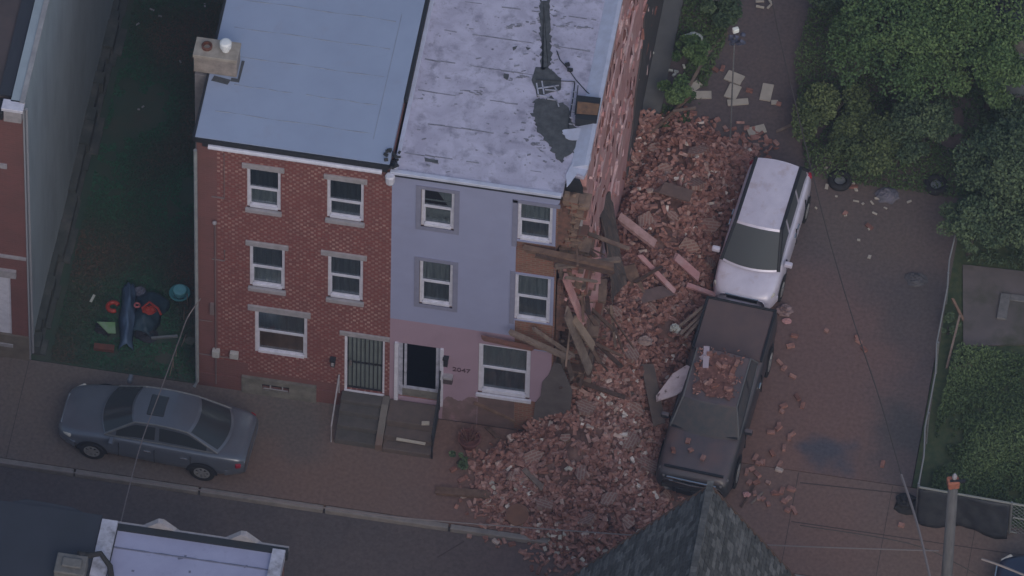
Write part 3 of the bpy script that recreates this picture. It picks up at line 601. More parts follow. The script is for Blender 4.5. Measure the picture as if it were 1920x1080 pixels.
for k in range(40):
    z_ = rnd.choice((6.5,6.7,3.3,3.5,9.1,7.2,5.2,4.4)); mb.obox((rnd.uniform(3.9,4.6), rnd.uniform(.1,1.2), z_+rnd.uniform(-.1,.2)), (rnd.uniform(.08,.3), rnd.uniform(.05,.15), rnd.uniform(.04,.1)), (rnd.random(),rnd.random(),rnd.random()*3), rnd.choice((0,1)), .3)
build_each(mb, 'loose_masonry', [M['plaster'], M['plaster_tan']], LH)
def pier(name, x0, x1, y0, y1, z0, z1, mts, seed, ch=.09, rag=.16):
    rp = random.Random(seed); mb = MB(); z = z0
    while z < z1:
        x = x0+rp.uniform(-rag, rag)*.5
        xe_ = x1+rp.uniform(-rag, rag)
        while x < xe_:
            L = rp.uniform(.1,.26); mb.obox((x+L/2, (y0+y1)/2+rp.uniform(-.05,.05), z+ch/2), (L*.98, (y1-y0)*rp.uniform(.7,1.1), ch*rp.uniform(.85,1.02)), (rp.gauss(0,.04), rp.gauss(0,.04), rp.gauss(0,.08)), rp.randrange(len(mts)), .06); x += L
        z += ch
    return mb.build(name, mts, LH)
pier('broken_pier', 3.98, 4.32, .12, .5, 7.15, 9.05, [M['plaster_tan'], M['plaster_tan'], M['brick_old']], 1)
pier('broken_pier', 4.05, 4.42, .35, .8, 3.9, 6.3, [M['plaster'], M['plaster_tan'], M['brick_old']], 2)
pier('broken_pier', 4.0, 4.5, .5, 1.3, .9, 3.4, [M['plaster_tan'], M['brick_old'], M['wood_dark']], 3)
pier('broken_pier', 4.15, 4.5, 1.5, 2.2, 1.2, 5.2, [M['plaster'], M['plaster_tan'], M['brick_old']], 4, .1, .22)
# black plate standing in for the shade inside the broken roof corner
mb = MB(); mb.prism([(4.02,8.75),(4.42,8.7),(4.4,9.3),(4.32,9.6),(4.1,9.6),(3.98,9.35)], .42, .47, 'y'); mb.build('notch_shade', M['black'], LH)
mb = MB(); mb.prism([(4.25,7.9),(4.42,7.8),(4.45,8.3),(4.4,8.6),(4.2,8.45)], .35, .39, 'y'); mb.build('insulation_scrap', M['stone'], LH)
# clump of debris at the junction of the two gutters
mb = MB(); rr = random.Random(4)
for k in range(26): mb.obox((rr.uniform(-.22,.12), rr.uniform(-.1,.35), H+.13+rr.uniform(-.05,.15)), (rr.uniform(.05,.2),rr.uniform(.04,.1),rr.uniform(.03,.08)), (rr.random(),rr.random(),rr.random()*3), 0, .3)
tag(mb.build('tar_clump', M['black']), 'black tarry clump where the two roofs meet above the facades', 'debris')
mb = MB(); mb.lathe([(0,.0),(.07,0),(.11,.08),(.12,.3),(.09,.34),(0,.34)], 8, (-.02,-.17,H-.38)); tag(mb.build('rain_hopper', M['white']), 'white rainwater hopper between the brick and lavender facades', 'hopper')

# ================================================================== LEFT NEIGHBOUR
NX = -8.67; NH = 10.1
NB = empty('neighbour_house', (-11, 0, 0), 'brick house at the left edge of the photo with a tall pale stucco side wall', 'house')
wz0 = Q(10,640)[2]; wz1 = Q(10,515)[2]
nh = [(-11.0, -9.1, wz0, wz1)]
mb = MB(); wall_grid(mb, -13, NX-.02, .9, NH-.3, 0, .25, nh); mb.box(-13,-12.8,0.3,14,0,NH-.3); mb.build('wall', M['brick_plain'], NB)
mb = MB(); mb.box(-13,NX-.015,-.05,.02,0,.9); mb.build('stone_base', mat('tan_stone', (.17,.145,.13), (.12,.10,.09), scale=3, bump=.3), NB)
mb = MB(); mb.box(NX-.3,NX,.003,16,0,NH); mb.build('side_wall', mat('pale_stucco', (.22,.24,.285), (.185,.2,.24), scale=1.1, c3=(.15,.16,.19), s3=.9, lo3=.5, hi3=.85, stretch=(1,1,.35), bump=.15), NB)
mb = MB(); mb.box(NX-.02,NX+.02,-.03,.003,0.02,NH-.1); mb.tube([(NX+.05,.06,NH-.3),(NX+.05,.06,.2)], .035, 8); mb.build('corner_trim', mat('corner_trim', (.25,.26,.31)), NB)
mb = MB(); rp = random.Random(3); yy = .15
while yy < 15.5:
    L = rp.uniform(.3,.9); wv = rp.uniform(.12,.26); mb.box(NX, NX+wv, yy, yy+L-.004, 0, rp.uniform(.25,.45)); mb.box(NX+wv, NX+wv+rp.uniform(.05,.2), yy, yy+L-.004, 0, rp.uniform(.03,.08)); yy += L
mb.build('plinth', mat('plinth', (.075,.085,.085), (.05,.06,.06), scale=3, c3=(.11,.11,.11), s3=2, bump=.3), NB)
mb = MB(); mb.box(-13,NX-.3,.2,16,NH-.3,NH-.12); mb.build('roof', mat('dark_brown_roof', (.085,.065,.07), (.06,.05,.055), scale=1.5), NB)
mb = MB(); mb.box(NX-.62,NX-.32,.2,16,NH-.119,NH-.06); mb.build('roof_edge', mat('roof_edge_felt', (.03,.035,.05)), NB)
mb = MB(); mb.box(NX-.09,NX+.03,-.02,16,NH+.001,NH+.03); mb.build('coping', mat('pale_coping', (.33,.33,.36), (.24,.24,.27), scale=4), NB)
mb = MB(); mb.box(-13,NX-.45,-.25,.19,NH-.45,NH-.18,0); mb.box(NX-.44,NX-.02,-.2,.0,NH-.55,NH-.1,1); mb.box(NX-.48,NX+.03,-.25,.05,NH-.1,NH-.0,2); bevel(mb.build('cornice', [M['black'], M['stone'], M['white']], NB), .01)
mb = MB(); mb.box(-13,NX-.03,-.06,0.,3.55+.45,3.55+.52); mb.box(-13,-8.95,-.09,.0,wz1,wz1+.25); mb.box(-13,-9.1,-.05,0,7.5,7.65); build_each(mb, 'stone_band', M['stone'], NB)
o = window(NB, *nh[0], sill=True, cur=('curtain_pale','curtain_pale'), fw=.08)
mb = MB(); mb.box(-10.9,-9.17,.02,.05,wz0+.1,wz1-.1); mb.build('white_panel', M['white'], o)

# ================================================================== ACROSS THE STREET
OP = empty('white_roof_house', (-2.6, -14, 0), 'house across the street with white membrane flat roof at bottom left', 'house')
yf = -10.85; oz = 9.5
mb = MB(); mb.box(-4.7,-.6,-24,yf,0,oz-.3); mb.build('wall', M['brick_plain'], OP)
mb = MB(); mb.box(-4.45,-.8,-24,yf-.15,oz-.299,oz-.15); rf = mb.build('roof', mat('pale_blue_roof', (.38,.40,.52), (.33,.345,.46), scale=1.2, c3=(.26,.27,.36), s3=3, lo3=.6, hi3=.8), OP)
SM2 = mat('roof_seam', (.12,.13,.2))
for yy, a, b in ((yf-.62,-4.4,-.85),(yf-1.95,-4.4,-.85),(yf-3.3,-4.4,-.85)):
    mb = MB(); mb.tube([(a+(b-a)*i/16, yy, oz-.15) for i in range(17)], [.012+.014*abs(math.sin(i*1.3+yy)) for i in range(17)], 5); mb.build('seam', SM2, rf)
mb = MB()
for k in range(14): mb.obox((rnd.uniform(-4.2,-1), rnd.uniform(-13,-11.4), oz-.147), (rnd.uniform(.04,.14), .05, .006), (0,0,rnd.random()*3))
build_each(mb, 'roof_stain', SM2, rf)
mb = MB(); mb.box(-4.78,-4.42,-24,yf+.0,oz-.298,oz+.02); mb.box(-.84,-.55,-24,yf-.1,oz-.298,oz-.02); mb.build('parapet', M['flash_dirty'], OP)
mb = MB(); mb.box(-4.42,-.5,yf-.15,yf+.02,oz-.35,oz-.1); mb.box(-4.425,-4.40,-24,yf-.15,oz-.29,oz-.1); mb.build('gutter', M['black'], OP)
mb = MB(); mb.box(-4.8,-.5,yf+.02,yf+.1,oz-.3,oz-.14); mb.build('cornice', M['stone'], OP)
for xx in (-3.45,-1.55):
    mb = MB(); mb.prism([(xx-.45,oz-.25),(xx+.45,oz-.25),(xx+.06,oz+.12),(xx-.06,oz+.12)], yf+.03, yf+.16, 'y'); mb.build('pediment', M['stone'], OP)
DR = empty('dark_roof_house', (-8, -14, 0), 'house across the street with a flat dark blue-black roof at the bottom left corner', 'house')
mb = MB(); mb.box(-16,-4.82,-24,yf+.05,0,oz-.2); mb.build('wall', M['brick_plain'], DR)
mb = MB(); mb.box(-16,-4.8,-24,yf+.12,oz-.199,oz-.02); mb.prism([(-7.0,yf+.1),(-5.2,yf+.12),(-5.5,yf+.24),(-6.6,yf+.28)], oz-.3, oz-.05); mb.build('roof', mat('dark_slate_roof', (.055,.065,.085), (.045,.055,.07), scale=1.2), DR)
AC = empty('roof_unit', (-4.9,-12.5,oz), 'grey rooftop unit with cables beside the white roof at bottom left', 'roof unit')
mb = MB(); mb.box(-5.55,-4.85,-12.7,-12.15,oz-.02,oz+.35); mb.box(-5.4,-4.95,-12.55,-12.3,oz+.35,oz+.42); bevel(mb.build('casing', mat('dusty_metal', (.15,.145,.15), (.10,.10,.105), scale=6, rough=.6), AC), .03, 2)
mb = MB(); mb.tube([(-4.95,-12.1,oz+.25),(-4.6,-12.0,oz+.3),(-4.35,-12.2,oz+.15),(-4.25,-12.5,oz)], .07, 8); mb.tube([(-5.1,-12.12,oz+.3),(-4.9,-12.05,oz+.2)], .09, 8); mb.build('hose', M['rubber'], AC)

# shingled gable
GH = empty('shingle_gable_house', (8.8,-12,0), 'house across the street whose dark shingled gable roof rises at bottom centre', 'house')
ap = Q(1330,918,-8.7); lf = Q(1110,1062,-8.7); rt = Q(1482,1082,-8.7)
ax, az = ap[0], ap[2]; ml = (az-lf[2])/(ax-lf[0]); mr_ = (az-rt[2])/(rt[0]-ax)
lx = ax-4; rx = ax+4
mb = MB(); mb.prism([(lx+.3,0),(rx-.3,0),(rx-.3,az-3.7*mr_-.2),(ax,az-.25),(lx+.3,az-3.7*ml-.2)], -24, -8.95, 'y'); mb.build('wall', M['brick_plain'], GH)
shm = mat('asphalt_shingle', (.085,.095,.105), (.12,.13,.14), scale=5, rough=.95, bump=.5, bscale=30)
tnt = tintmat('asphalt_shingle_tab', [(0,(.055,.058,.062)),(.5,(.085,.088,.096)),(1,(.14,.143,.155))], amt=.25)
mb = MB(); rr = random.Random(11)
for sgn, ms_ in ((-1, ml), (1, mr_)):
    L = math.hypot(1, ms_); d = Vector((sgn/L, 0, -ms_/L)); nrm = Vector((sgn*ms_/L, 0, 1/L))
    rows = int(4*L/.14)
    for i in range(rows):
        y = -8.62-(i % 2)*.11
        while y > -17:
            wd = rr.uniform(.16,.26)
            if i*.14 < 4*L:
                c = Vector((ax, y-wd/2, az)) + d*(i*.14+.08) + nrm*(.02)
                Mx = Matrix((d, Vector((0,1,0))*1, nrm)).transposed()
                tilt = Matrix.Rotation(.09*sgn, 3, 'Y')
                mb.obox(c, (.17, wd-.012, .022+rr.random()*.012), M=Mx@Matrix.Rotation(.1, 3, 'Y'), cc=rr.random())
            y -= wd
    mb.patch(tuple(Vector((ax,-8.6,az))), tuple(Vector((ax,-24,az))), tuple(Vector((ax,-24,az))+d*4*L), tuple(Vector((ax,-8.6,az))+d*4*L), 1, 1)
rr2 = random.Random(2); y = -8.6
while y > -17:
    mb.obox((ax, y, az+.04), (.15,.2,.04), (.18,0,rr2.uniform(-.05,.05)), cc=rr2.random()*.5+.15); y -= .15
mb.build('roof', tnt, GH)
mb = MB()
for sgn, ms_ in ((-1, ml), (1, mr_)): mb.beam((ax+sgn*.02,-8.6,az-.04), (ax+sgn*4,-8.6,az-4*ms_-.04), .05, .1)
mb.build('rake_board', M['wood_dark'], GH)

# ================================================================== STOOPS
st = empty('brick_house_steps', (-.6,-.6,0), 'concrete steps rising to the gated door of the brick house', 'steps')
mb = MB()
for i, (y0, z1) in enumerate(((-1.15,.17),(-.85,.34),(-.55,.5),(-.32,.63))): mb.box(-1.12,-.14,y0,-.1 if i else -.1,0 if i == 0 else (.17,.34,.5)[i-1]+.0005,z1)
mb.box(-1.12,-.1,-.1,-.032,0,.62)
bevel(mb.build('treads', mat('dark_concrete', (.10,.09,.092), (.075,.07,.07), scale=4, bump=.3), st), .012, 2)
mb = MB(); mb.prism([(-1.18,0),(-.04,0),(-.04,.66),(-.3,.66),(-1.18,.22)], -.135, .03, 'x'); mb.build('cheek_wall', M['concrete'], st)
mb = MB(); mb.tube([(-1.2,-.06,.55),(-1.2,-.06,1.25),(-1.2,-1.1,.62),(-1.2,-1.12,.0)], .02, 6); mb.build('handrail', M['stone'], st)
st = empty('lavender_house_steps', (.7,-.6,0), 'dust-covered concrete landing and steps below the open lavender house door', 'steps')
mb = MB(); mb.box(.04,1.2,-.66,-.032,0,.56); mb.box(.04,1.2,-.95,-.661,0,.34); mb.box(.04,1.2,-1.2,-.951,0,.16); bevel(mb.build('treads', mat('dusty_concrete', (.13,.10,.095), (.10,.08,.078), scale=4, bump=.3), st), .012, 2)
mb = MB(); mb.tube([(1.22,-.04,2.0),(1.22,-.05,1.35),(1.23,-1.15,.85),(1.23,-1.17,0)], .026, 6); mb.tube([(1.22,-.1,.5),(1.22,-.1,1.4)], .022, 6); mb.tube([(1.22,-.04,.75),(1.23,-1.15,.3)], .018, 6)
for t in range(1,7): y = -.1-t*.15; mb.tube([(1.225,y,.7+.4*y),(1.225,y,1.34+.43*y)], .009, 5)
mb.build('railing', M['black'], st)
mb = MB(); mb.beam((.35,-1.02,.36),(1.05,-1.05,.37),.07,.03); tag(mb.build('loose_slat', M['board']), 'pale broken slat lying on the steps of the lavender house', 'slat')
mb = MB(); mb.obox((.98,-.62,.6),(.2,.1,.05),(0,0,.2),0,.2); tag(mb.build('plaster_piece', M['board']), 'small white plaster piece on the lavender house landing', 'debris')

# ================================================================== VEHICLES
def paint(name, c, c2=None, rough=.3, scale=4, c3=None, s3=1, lo3=.5, hi3=.7, metal=.3): return mat(name, c, c2, scale=scale, rough=rough, coat=.5, metal=metal, c3=c3, s3=s3, lo3=lo3, hi3=hi3, spec=.5)
def vehicle(name, loc, heading, L, W, stations, cab, mats, wheels, label, cat, opts):
    """local frame: +x forward. stations: (x, z_belt, z_top, w, z_bottom); cab: A base, roof front, roof rear, C base (x, halfwidth, z)"""
    root = empty(name, (0,0,0), label, cat); body, glass, trim = mats; hw = W/2
    mb = MB(); rings = []
    for (x, zb, zt, wf, z0) in stations:
        h = hw*wf; half = [(0, z0), (h*.8, z0), (h*.97, z0+.1), (h, z0+.28), (h*.995, (z0+zb)/2+.08), (h*.965, zb), (h*.88, zt-.008), (h*.5, zt+.022), (0, zt+.03)]
        ring = [(x, y, z) for y, z in half]+[(x, -y, z) for y, z in half[-2:0:-1]]
        rings.append(ring)
    n = len(rings[0])
    for r in rings: mb.v += r
    for i in range(len(rings)-1):
        for k in range(n): mb.f.append((i*n+k, i*n+(k+1) % n, (i+1)*n+(k+1) % n, (i+1)*n+k)); mb.m.append(0); mb.c.append(None)
    mb.f.append(tuple(range(n))); mb.f.append(tuple(range((len(rings)-1)*n, len(rings)*n))[::-1]); mb.m += [0, 0]; mb.c += [None, None]
    bo = mb.build('body', body, root, smooth=True, local=True); sm = bo.modifiers.new('sub', 'SUBSURF'); sm.levels = 2; sm.render_levels = 2
    A, B_, C_, D_ = cab['pts']; P = lambda q, s: (q[0], q[1]*s, q[2])
    bl = cab.get('bulge', .03); cf = cab.get('curve', (.16,.09,-.08,-.16)); arch = cab.get('arch', .035)
    def top(t, u, off=0.):      # t 0..3 along A-B-C-D, u -1..1 across
        k = min(2, int(t)); f = t-k; a, b = (A, B_, C_, D_)[k], (A, B_, C_, D_)[k+1]
        x = a[0]*(1-f)+b[0]*f; y = a[1]*(1-f)+b[1]*f; z = a[2]*(1-f)+b[2]*f; c = cf[k]*(1-f)+cf[k+1]*f
        if 1 <= t <= 2: z += arch*math.sin(math.pi*(t-1))
        q = 1-u*u; nx = (.35 if t < 1 else -.35 if t > 2 else 0)
        return (x+c*q+off*nx*2, y*u, z+bl*q+off)
    def topgrid(mb, t0, t1, nt_, w0, w1, off=0.):
        base = len(mb.v); NU = 12
        for i in range(nt_+1):
            for k in range(NU+1):
                t = t0+(t1-t0)*i/nt_; wd = w0+(w1-w0)*i/nt_; mb.v.append(top(min(t, 3), (2*k/NU-1)*wd, off))
        for i in range(nt_):
            for k in range(NU): a = base+i*(NU+1)+k; mb.f.append((a, a+NU+1, a+NU+2, a+1)); mb.m.append(0); mb.c.append(None)
    mb = MB(); topgrid(mb, 0, 1, 4, 1, 1); topgrid(mb, 1, 2, 8, 1, 1); topgrid(mb, 2, 2.9999, 4, 1, 1)
    N8 = 8
    for s in (1, -1):
        base = len(mb.v)
        for i in range(3*N8+1):
            t = min(2.9999, i/N8); p = top(t, s); lx_ = A[0]+(D_[0]-A[0])*(A[0]-p[0])/(A[0]-D_[0]) if 0 else p[0]
            lo = (p[0], s*(A[1]+(D_[1]-A[1])*i/(3*N8)), A[2]+(D_[2]-A[2])*i/(3*N8)); mb.v.append(p); mb.v.append(lo)
        for i in range(3*N8): a = base+2*i; mb.f.append((a, a+1, a+3, a+2)); mb.m.append(0); mb.c.append(None)
    cb = mb.build('cabin', cab.get('mat', body), root, smooth=False, local=True)
    for nm, t0, t1, w0, w1 in (('windscreen', .05, .94, .95, .96), ('rear_window', 2.08, 2.92, .92, .9)):
        q = MB(); topgrid(q, t0, t1, 6, w0, w1, .009); q.build(nm, glass, root, smooth=True, local=True)
    for s in (1, -1):
        for a, b in cab.get('div', [(.04,.47),(.52,.96)]):
            q = MB(); base = 0; n_ = 8; xa = A[0]+(D_[0]-A[0])*a; xb = A[0]+(D_[0]-A[0])*b
            def edge(x):   # roof edge point above x
                bt = 0; bd = 9
                for i in range(121):
                    t = min(2.9999, i/40); d = abs(top(t, s)[0]-x)
                    if d < bd: bd, bt = d, t
                p = top(bt, s); fr = (A[0]-x)/(A[0]-D_[0]); lo = (x, s*(A[1]+(D_[1]-A[1])*fr), A[2]+(D_[2]-A[2])*fr); return Vector(lo), Vector(p)
            for i in range(n_+1):
                lo, hi = edge(xa+(xb-xa)*i/n_)
                for v_ in (.14, .86): p = lo.lerp(hi, v_); q.v.append((p[0], p[1]+s*.009, p[2]+.002))
            for i in range(n_): q.f.append((2*i, 2*i+1, 2*i+3, 2*i+2)); q.m.append(0); q.c.append(None)
            q.build('side_window', glass, root, local=True)
    mb = MB(); zr = B_[2]+.01
    if 'sunroof' in opts:
        a, b = opts['sunroof']; q = MB(); q.box(a, b, -.3, .3, zr+bl-.02, zr+bl+.012+cab.get('arch',.035)*.8); bevel(q.build('sunroof', glass, root, local=True), .03, 2)
    # seams, beltline trim
    q = MB()
    for s in (1, -1):
        for xs_ in opts.get('doors', []): q.box(xs_-.006, xs_+.006, s*(hw*.985)-.014, s*(hw*.985)+.016, .32, opts['belt']-.03)
    if opts.get('doors'): q.build('door_seam', M['black'], root, local=True)
    q = MB()
    for s in (1, -1): q.tube([(A[0]-.05, s*(A[1]+.015), A[2]+.02), (D_[0]+.1, s*(D_[1]+.015), D_[2]+.02)], .014, 5)
    q.build('belt_trim', trim, root, local=True)
    q = MB()
    for s in (1, -1): q.tube([top(min(2.9999, i/5), s) for i in range(16)], opts.get('railr', .022), 6)
    q.build('roof_rail', opts.get('railmat', trim), root, local=True)
    for s in (1, -1):
        for xs_ in opts.get('handles', []): q = MB(); q.box(xs_-.09, xs_+.09, s*hw-.02, s*hw+.02, opts['belt']-.14, opts['belt']-.11); bevel(q.build('door_handle', M['chrome'], root, local=True), .008)
        q = MB(); q.obox((A[0]-.22, s*(hw+.08), A[2]+.07), (.12,.2,.13)); bevel(q.build('wing_mirror', body, root, local=True), .03, 2)
    # wheels
    for (x, r) in wheels:
        for s in (1, -1):
            e = bpy.data.objects.new('wheel', None); col.objects.link(e); e.parent = root; e.location = (x, s*(hw-.1), r); e.empty_display_size = .1
            def cyl(mb, r0, r1, y0, y1, n=28):
                vs = []; 
                for (rr_, yy_) in ((r0,y0),(r1,y0),(r1,y1),(r0,y1)):
                    vs += [(rr_*math.cos(2*math.pi*k/n), s*yy_, rr_*math.sin(2*math.pi*k/n)) for k in range(n)]
                fs = []
                for j in range(4):
                    for k in range(n): fs.append((j*n+k, j*n+(k+1) % n, ((j+1) % 4)*n+(k+1) % n, ((j+1) % 4)*n+k))
                mb.add(vs, fs)
            q = MB(); cyl(q, r*.62, r, -.11, .115); bevel(q.build('tyre', M['rubber'], e, local=True), .015, 2)
            q = MB(); cyl(q, r*.52, r*.63, -.05, .117)
            for k in range(opts.get('spokes', 6)):
                t = 2*math.pi*k/opts.get('spokes', 6); q.beam((.03*math.cos(t), s*.1, .03*math.sin(t)), (r*.56*math.cos(t), s*.108, r*.56*math.sin(t)), .055, .03, 0, (0,1,0))
            cyl(q, .001, .07, .08, .118, 12); q.build('rim', M['rim'], e, local=True)
            q = MB(); n2 = 22; ro = r+.075   # dark wheel well ring in the side
            vs = [(x+ro*math.cos(math.pi*k/n2), s*(hw*1.0+.004), r+ro*math.sin(math.pi*k/n2)) for k in range(n2+1)]+[(x+(ro*.0)*math.cos(math.pi*k/n2), s*(hw+.004), r*.9) for k in range(n2+1)]
            q.add(vs, [(k, k+1, n2+2+k, n2+1+k) for k in range(n2)]); q.build('wheel_arch', M['black'], root, local=True)
    fx = L/2; rx_ = -L/2; fz = opts['fz']; tz = opts['tz']
    for s in (1, -1):
        q = MB(); q.obox((fx-opts.get('hl',.2)-.03, s*hw*.74, fz), opts.get('lsz', (.30,.22,.09)), (0,.25,-s*.6)); bevel(q.build('headlight', opts.get('lampmat', M['lamp']), root, local=True), .04, 2)
        q = MB(); q.obox((rx_+.15, s*hw*.80, tz), (.14,.24,.13), (0,0,s*.45)); bevel(q.build('tail_light', M['redlamp'], root, local=True), .03, 2)
    q = MB(); q.obox((fx-.03, 0, fz-.06), (.08, W*.48, .14)); gr = bevel(q.build('grille', M['black'], root, local=True), .02)
    q = MB(); q.beam((fx-.0,-W*.25,fz+.02),(fx-.0,W*.25,fz+.02),.03,.025); q.build('chrome_bar', M['chrome'], gr, local=True)
    for nm, xx, zz in (('front_bumper', fx-.03, .42), ('rear_bumper', rx_+.03, .45)):
        q = MB(); sg = 1 if nm[0] == 'f' else -1
        pts = [(xx-sg*.42, -hw*.93, zz), (xx-sg*.14, -hw*.8, zz), (xx, -hw*.4, zz), (xx+sg*.02, 0, zz), (xx, hw*.4, zz), (xx-sg*.14, hw*.8, zz), (xx-sg*.42, hw*.93, zz)]
        for a, b in zip(pts, pts[1:]): q.beam(a, b, .12, .2)
        bevel(q.build(nm, opts.get('bumper', body), root, local=True), .03, 2)
    root.location = loc; root.rotation_euler = (0, 0, heading); ORG[root.name] = Vector(loc)
    return root
def side(L, hood, top, z0=.2, nose=.86, tail=.9, zn=None, zt=None, belt=None):
    pass
# sedan (front towards -x)
cs = (paint('grey_blue_paint', (.135,.155,.20), (.12,.135,.175), scale=1.5), M['carglass'], M['metal'])
sed = [(2.30,.50,.56,.62,.26),(2.24,.56,.64,.80,.2),(2.0,.62,.72,.93,.19),(1.6,.70,.80,.985,.18),(1.1,.78,.88,1,.18),(.7,.83,.93,1,.18),(0,.86,.93,1,.18),(-.9,.88,.94,1,.18),(-1.5,.88,.95,.99,.18),(-1.9,.87,.94,.96,.2),(-2.2,.84,.9,.88,.24),(-2.28,.74,.8,.8,.3)]
vehicle('sedan', (-5.24,-1.83,0), R(180-3.4), 4.5, 1.72, sed, {'pts': [(1.12,.72,.9),(.42,.53,1.36),(-.85,.54,1.37),(-1.62,.68,.95)], 'bulge': .05, 'arch': .05, 'curve': (.2,.12,-.12,-.2), 'div': [(.1,.44),(.48,.9)]}, cs, [(1.4,.31),(-1.28,.31)],
        'grey-blue sedan with a sunroof parked on the sidewalk before the grass lot', 'car', {'belt': .86, 'doors': [.75,-.12,-1.0], 'handles': [.05,-.85], 'fz': .6, 'tz': .72, 'sunroof': (-.22,.2), 'spokes': 7})
# minivan (front towards -y)
cv = (paint('silver_paint', (.50,.49,.58), (.44,.43,.52), scale=3, metal=.1, c3=(.33,.27,.29), s3=2.2, lo3=.55, hi3=.8), mat('van_glass', (.11,.12,.125), rough=.5, spec=.15), mat('van_rail', (.5,.5,.58)))
van = [(1.95,.62,.7,.70,.28),(1.9,.66,.76,.84,.22),(1.7,.72,.86,.95,.2),(1.3,.84,.97,1,.2),(.85,.92,1.03,1,.2),(.3,.96,1.02,1,.2),(-.6,.98,1.04,1,.2),(-1.4,1.0,1.05,.99,.2),(-1.8,1.0,1.04,.96,.24),(-1.94,.95,1.0,.9,.3)]
vehicle('minivan', (7.98,6.22,0), R(-90-5.5), 3.9, 1.62, van, {'pts': [(1.2,.70,1.0),(.42,.56,1.62),(-1.5,.55,1.64),(-1.88,.66,1.05)], 'bulge': .04, 'arch': .01, 'curve': (.16,.06,-.04,-.06), 'div': [(.06,.36),(.39,.66),(.69,.95)]}, cv, [(1.18,.31),(-1.25,.31)],
        'silver minivan with a white roof stopped at the right edge of the brick rubble', 'minivan', {'belt': .98, 'doors': [.75,-.2,-1.1], 'handles': [-.05,-.35], 'fz': .7, 'tz': .95, 'spokes': 5, 'railmat': M['black'], 'railr': .045})
# pickup (front towards -y)
dust = paint('dusty_charcoal_paint', (.075,.072,.082), (.095,.085,.09), rough=.5, scale=2, c3=(.135,.095,.09), s3=1.1, lo3=.46, hi3=.72, metal=.05)
nd = dust.node_tree; bd = nd.nodes['Principled BSDF']; sd = bd.inputs['Base Color'].links[0].from_socket   # dust lies on the upward faces, the sides stay dark paint
gq = nd.nodes.new('ShaderNodeNewGeometry'); sq = nd.nodes.new('ShaderNodeSeparateXYZ'); nd.links.new(gq.outputs['Normal'], sq.inputs[0])
mq = nd.nodes.new('ShaderNodeMapRange'); mq.inputs[1].default_value = .45; mq.inputs[2].default_value = .9; nd.links.new(sq.outputs['Z'], mq.inputs[0])
xq = nd.nodes.new('ShaderNodeMix'); xq.data_type = 'RGBA'; xq.inputs[6].default_value = (.035,.037,.045,1); nd.links.new(mq.outputs[0], xq.inputs[0]); nd.links.new(sd, xq.inputs[7]); nd.links.new(xq.outputs[2], bd.inputs['Base Color'])
cp = (dust, M['dustglass'], mat('truck_trim', (.14,.14,.15)))
tr = [(2.6,.66,.76,.80,.34),(2.56,.72,.88,.93,.3),(2.4,.80,1.0,.985,.28),(1.8,.9,1.07,1,.28),(1.2,.98,1.12,1,.28),(.4,1.02,1.12,1,.28),(-.7,1.03,1.12,1,.28),(-1.6,1.03,1.13,1,.28),(-2.35,1.03,1.13,.99,.3),(-2.56,1.02,1.11,.96,.34)]
pk = vehicle('pickup_truck', (7.67,1.22,0), R(-90-4.3), 5.2, 1.86, tr, {'pts': [(1.3,.83,1.1),(.82,.65,1.7),(-.62,.65,1.72),(-.98,.76,1.12)], 'bulge': .03, 'arch': .01, 'curve': (.14,.05,-.02,-.02), 'div': [(.05,.55),(.6,.94)]}, cp, [(1.75,.38),(-1.6,.38)],
        'dark dust-covered pickup truck with bricks on its roof, its left side against the rubble', 'pickup truck', {'belt': 1.02, 'doors': [.95,-.75], 'handles': [-.5], 'fz': .84, 'tz': .9, 'hl': .16, 'spokes': 5, 'lampmat': mat('dusty_lamp', (.16,.15,.16), rough=.4), 'bumper': M['black']})
q = MB(); q.box(-2.5,-1.0,-.8,.8,1.135,1.18); tc = bevel(q.build('bed_cover', mat('bed_cover_vinyl', (.095,.08,.085), (.12,.095,.095), scale=2, rough=.7), pk, local=True), .02, 2)
q = MB(); q.box(-2.52,-1.0,-.86,-.8,1.12,1.21); q.box(-2.52,-1.0,.8,.86,1.12,1.21); q.box(-2.56,-2.5,-.86,.86,1.12,1.2); bevel(q.build('bed_rail', M['black'], pk, local=True), .01)
q = MB(); q.box(1.3,1.36,-.8,.8,1.155,1.165); q.build('cowl_grille', M['black'], pk, local=True); q = MB(); q.box(2.38,2.44,-.72,.72,1.03,1.06); q.build('bonnet_gap', M['black'], pk, local=True)
q = MB(); 
for a, b in (((2.62,-.55,.78),(2.66,.0,.78)),((2.66,0,.78),(2.62,.55,.78)),((2.64,-.6,.93),(2.66,.6,.93))): q.beam(a, b, .03, .03)
q.build('grille_bar', M['chrome'], pk, local=True)
# car at right edge of street
blue = (paint('dark_navy_paint', (.03,.04,.08)), M['carglass'], M['metal'])
vehicle('parked_car', (17.2,-2.75,0), R(180), 4.6, 1.72, sed, {'pts': [(1.12,.72,.9),(.42,.53,1.36),(-.85,.54,1.37),(-1.62,.68,.95)], 'bulge': .035, 'div': [(.1,.44),(.48,.9)]}, blue, [(1.4,.31),(-1.28,.31)],
        'dark navy car just entering the photo at the bottom right corner', 'car', {'belt': .86, 'doors': [.75,-.12], 'handles': [.05,-.85], 'fz': .6, 'tz': .72})

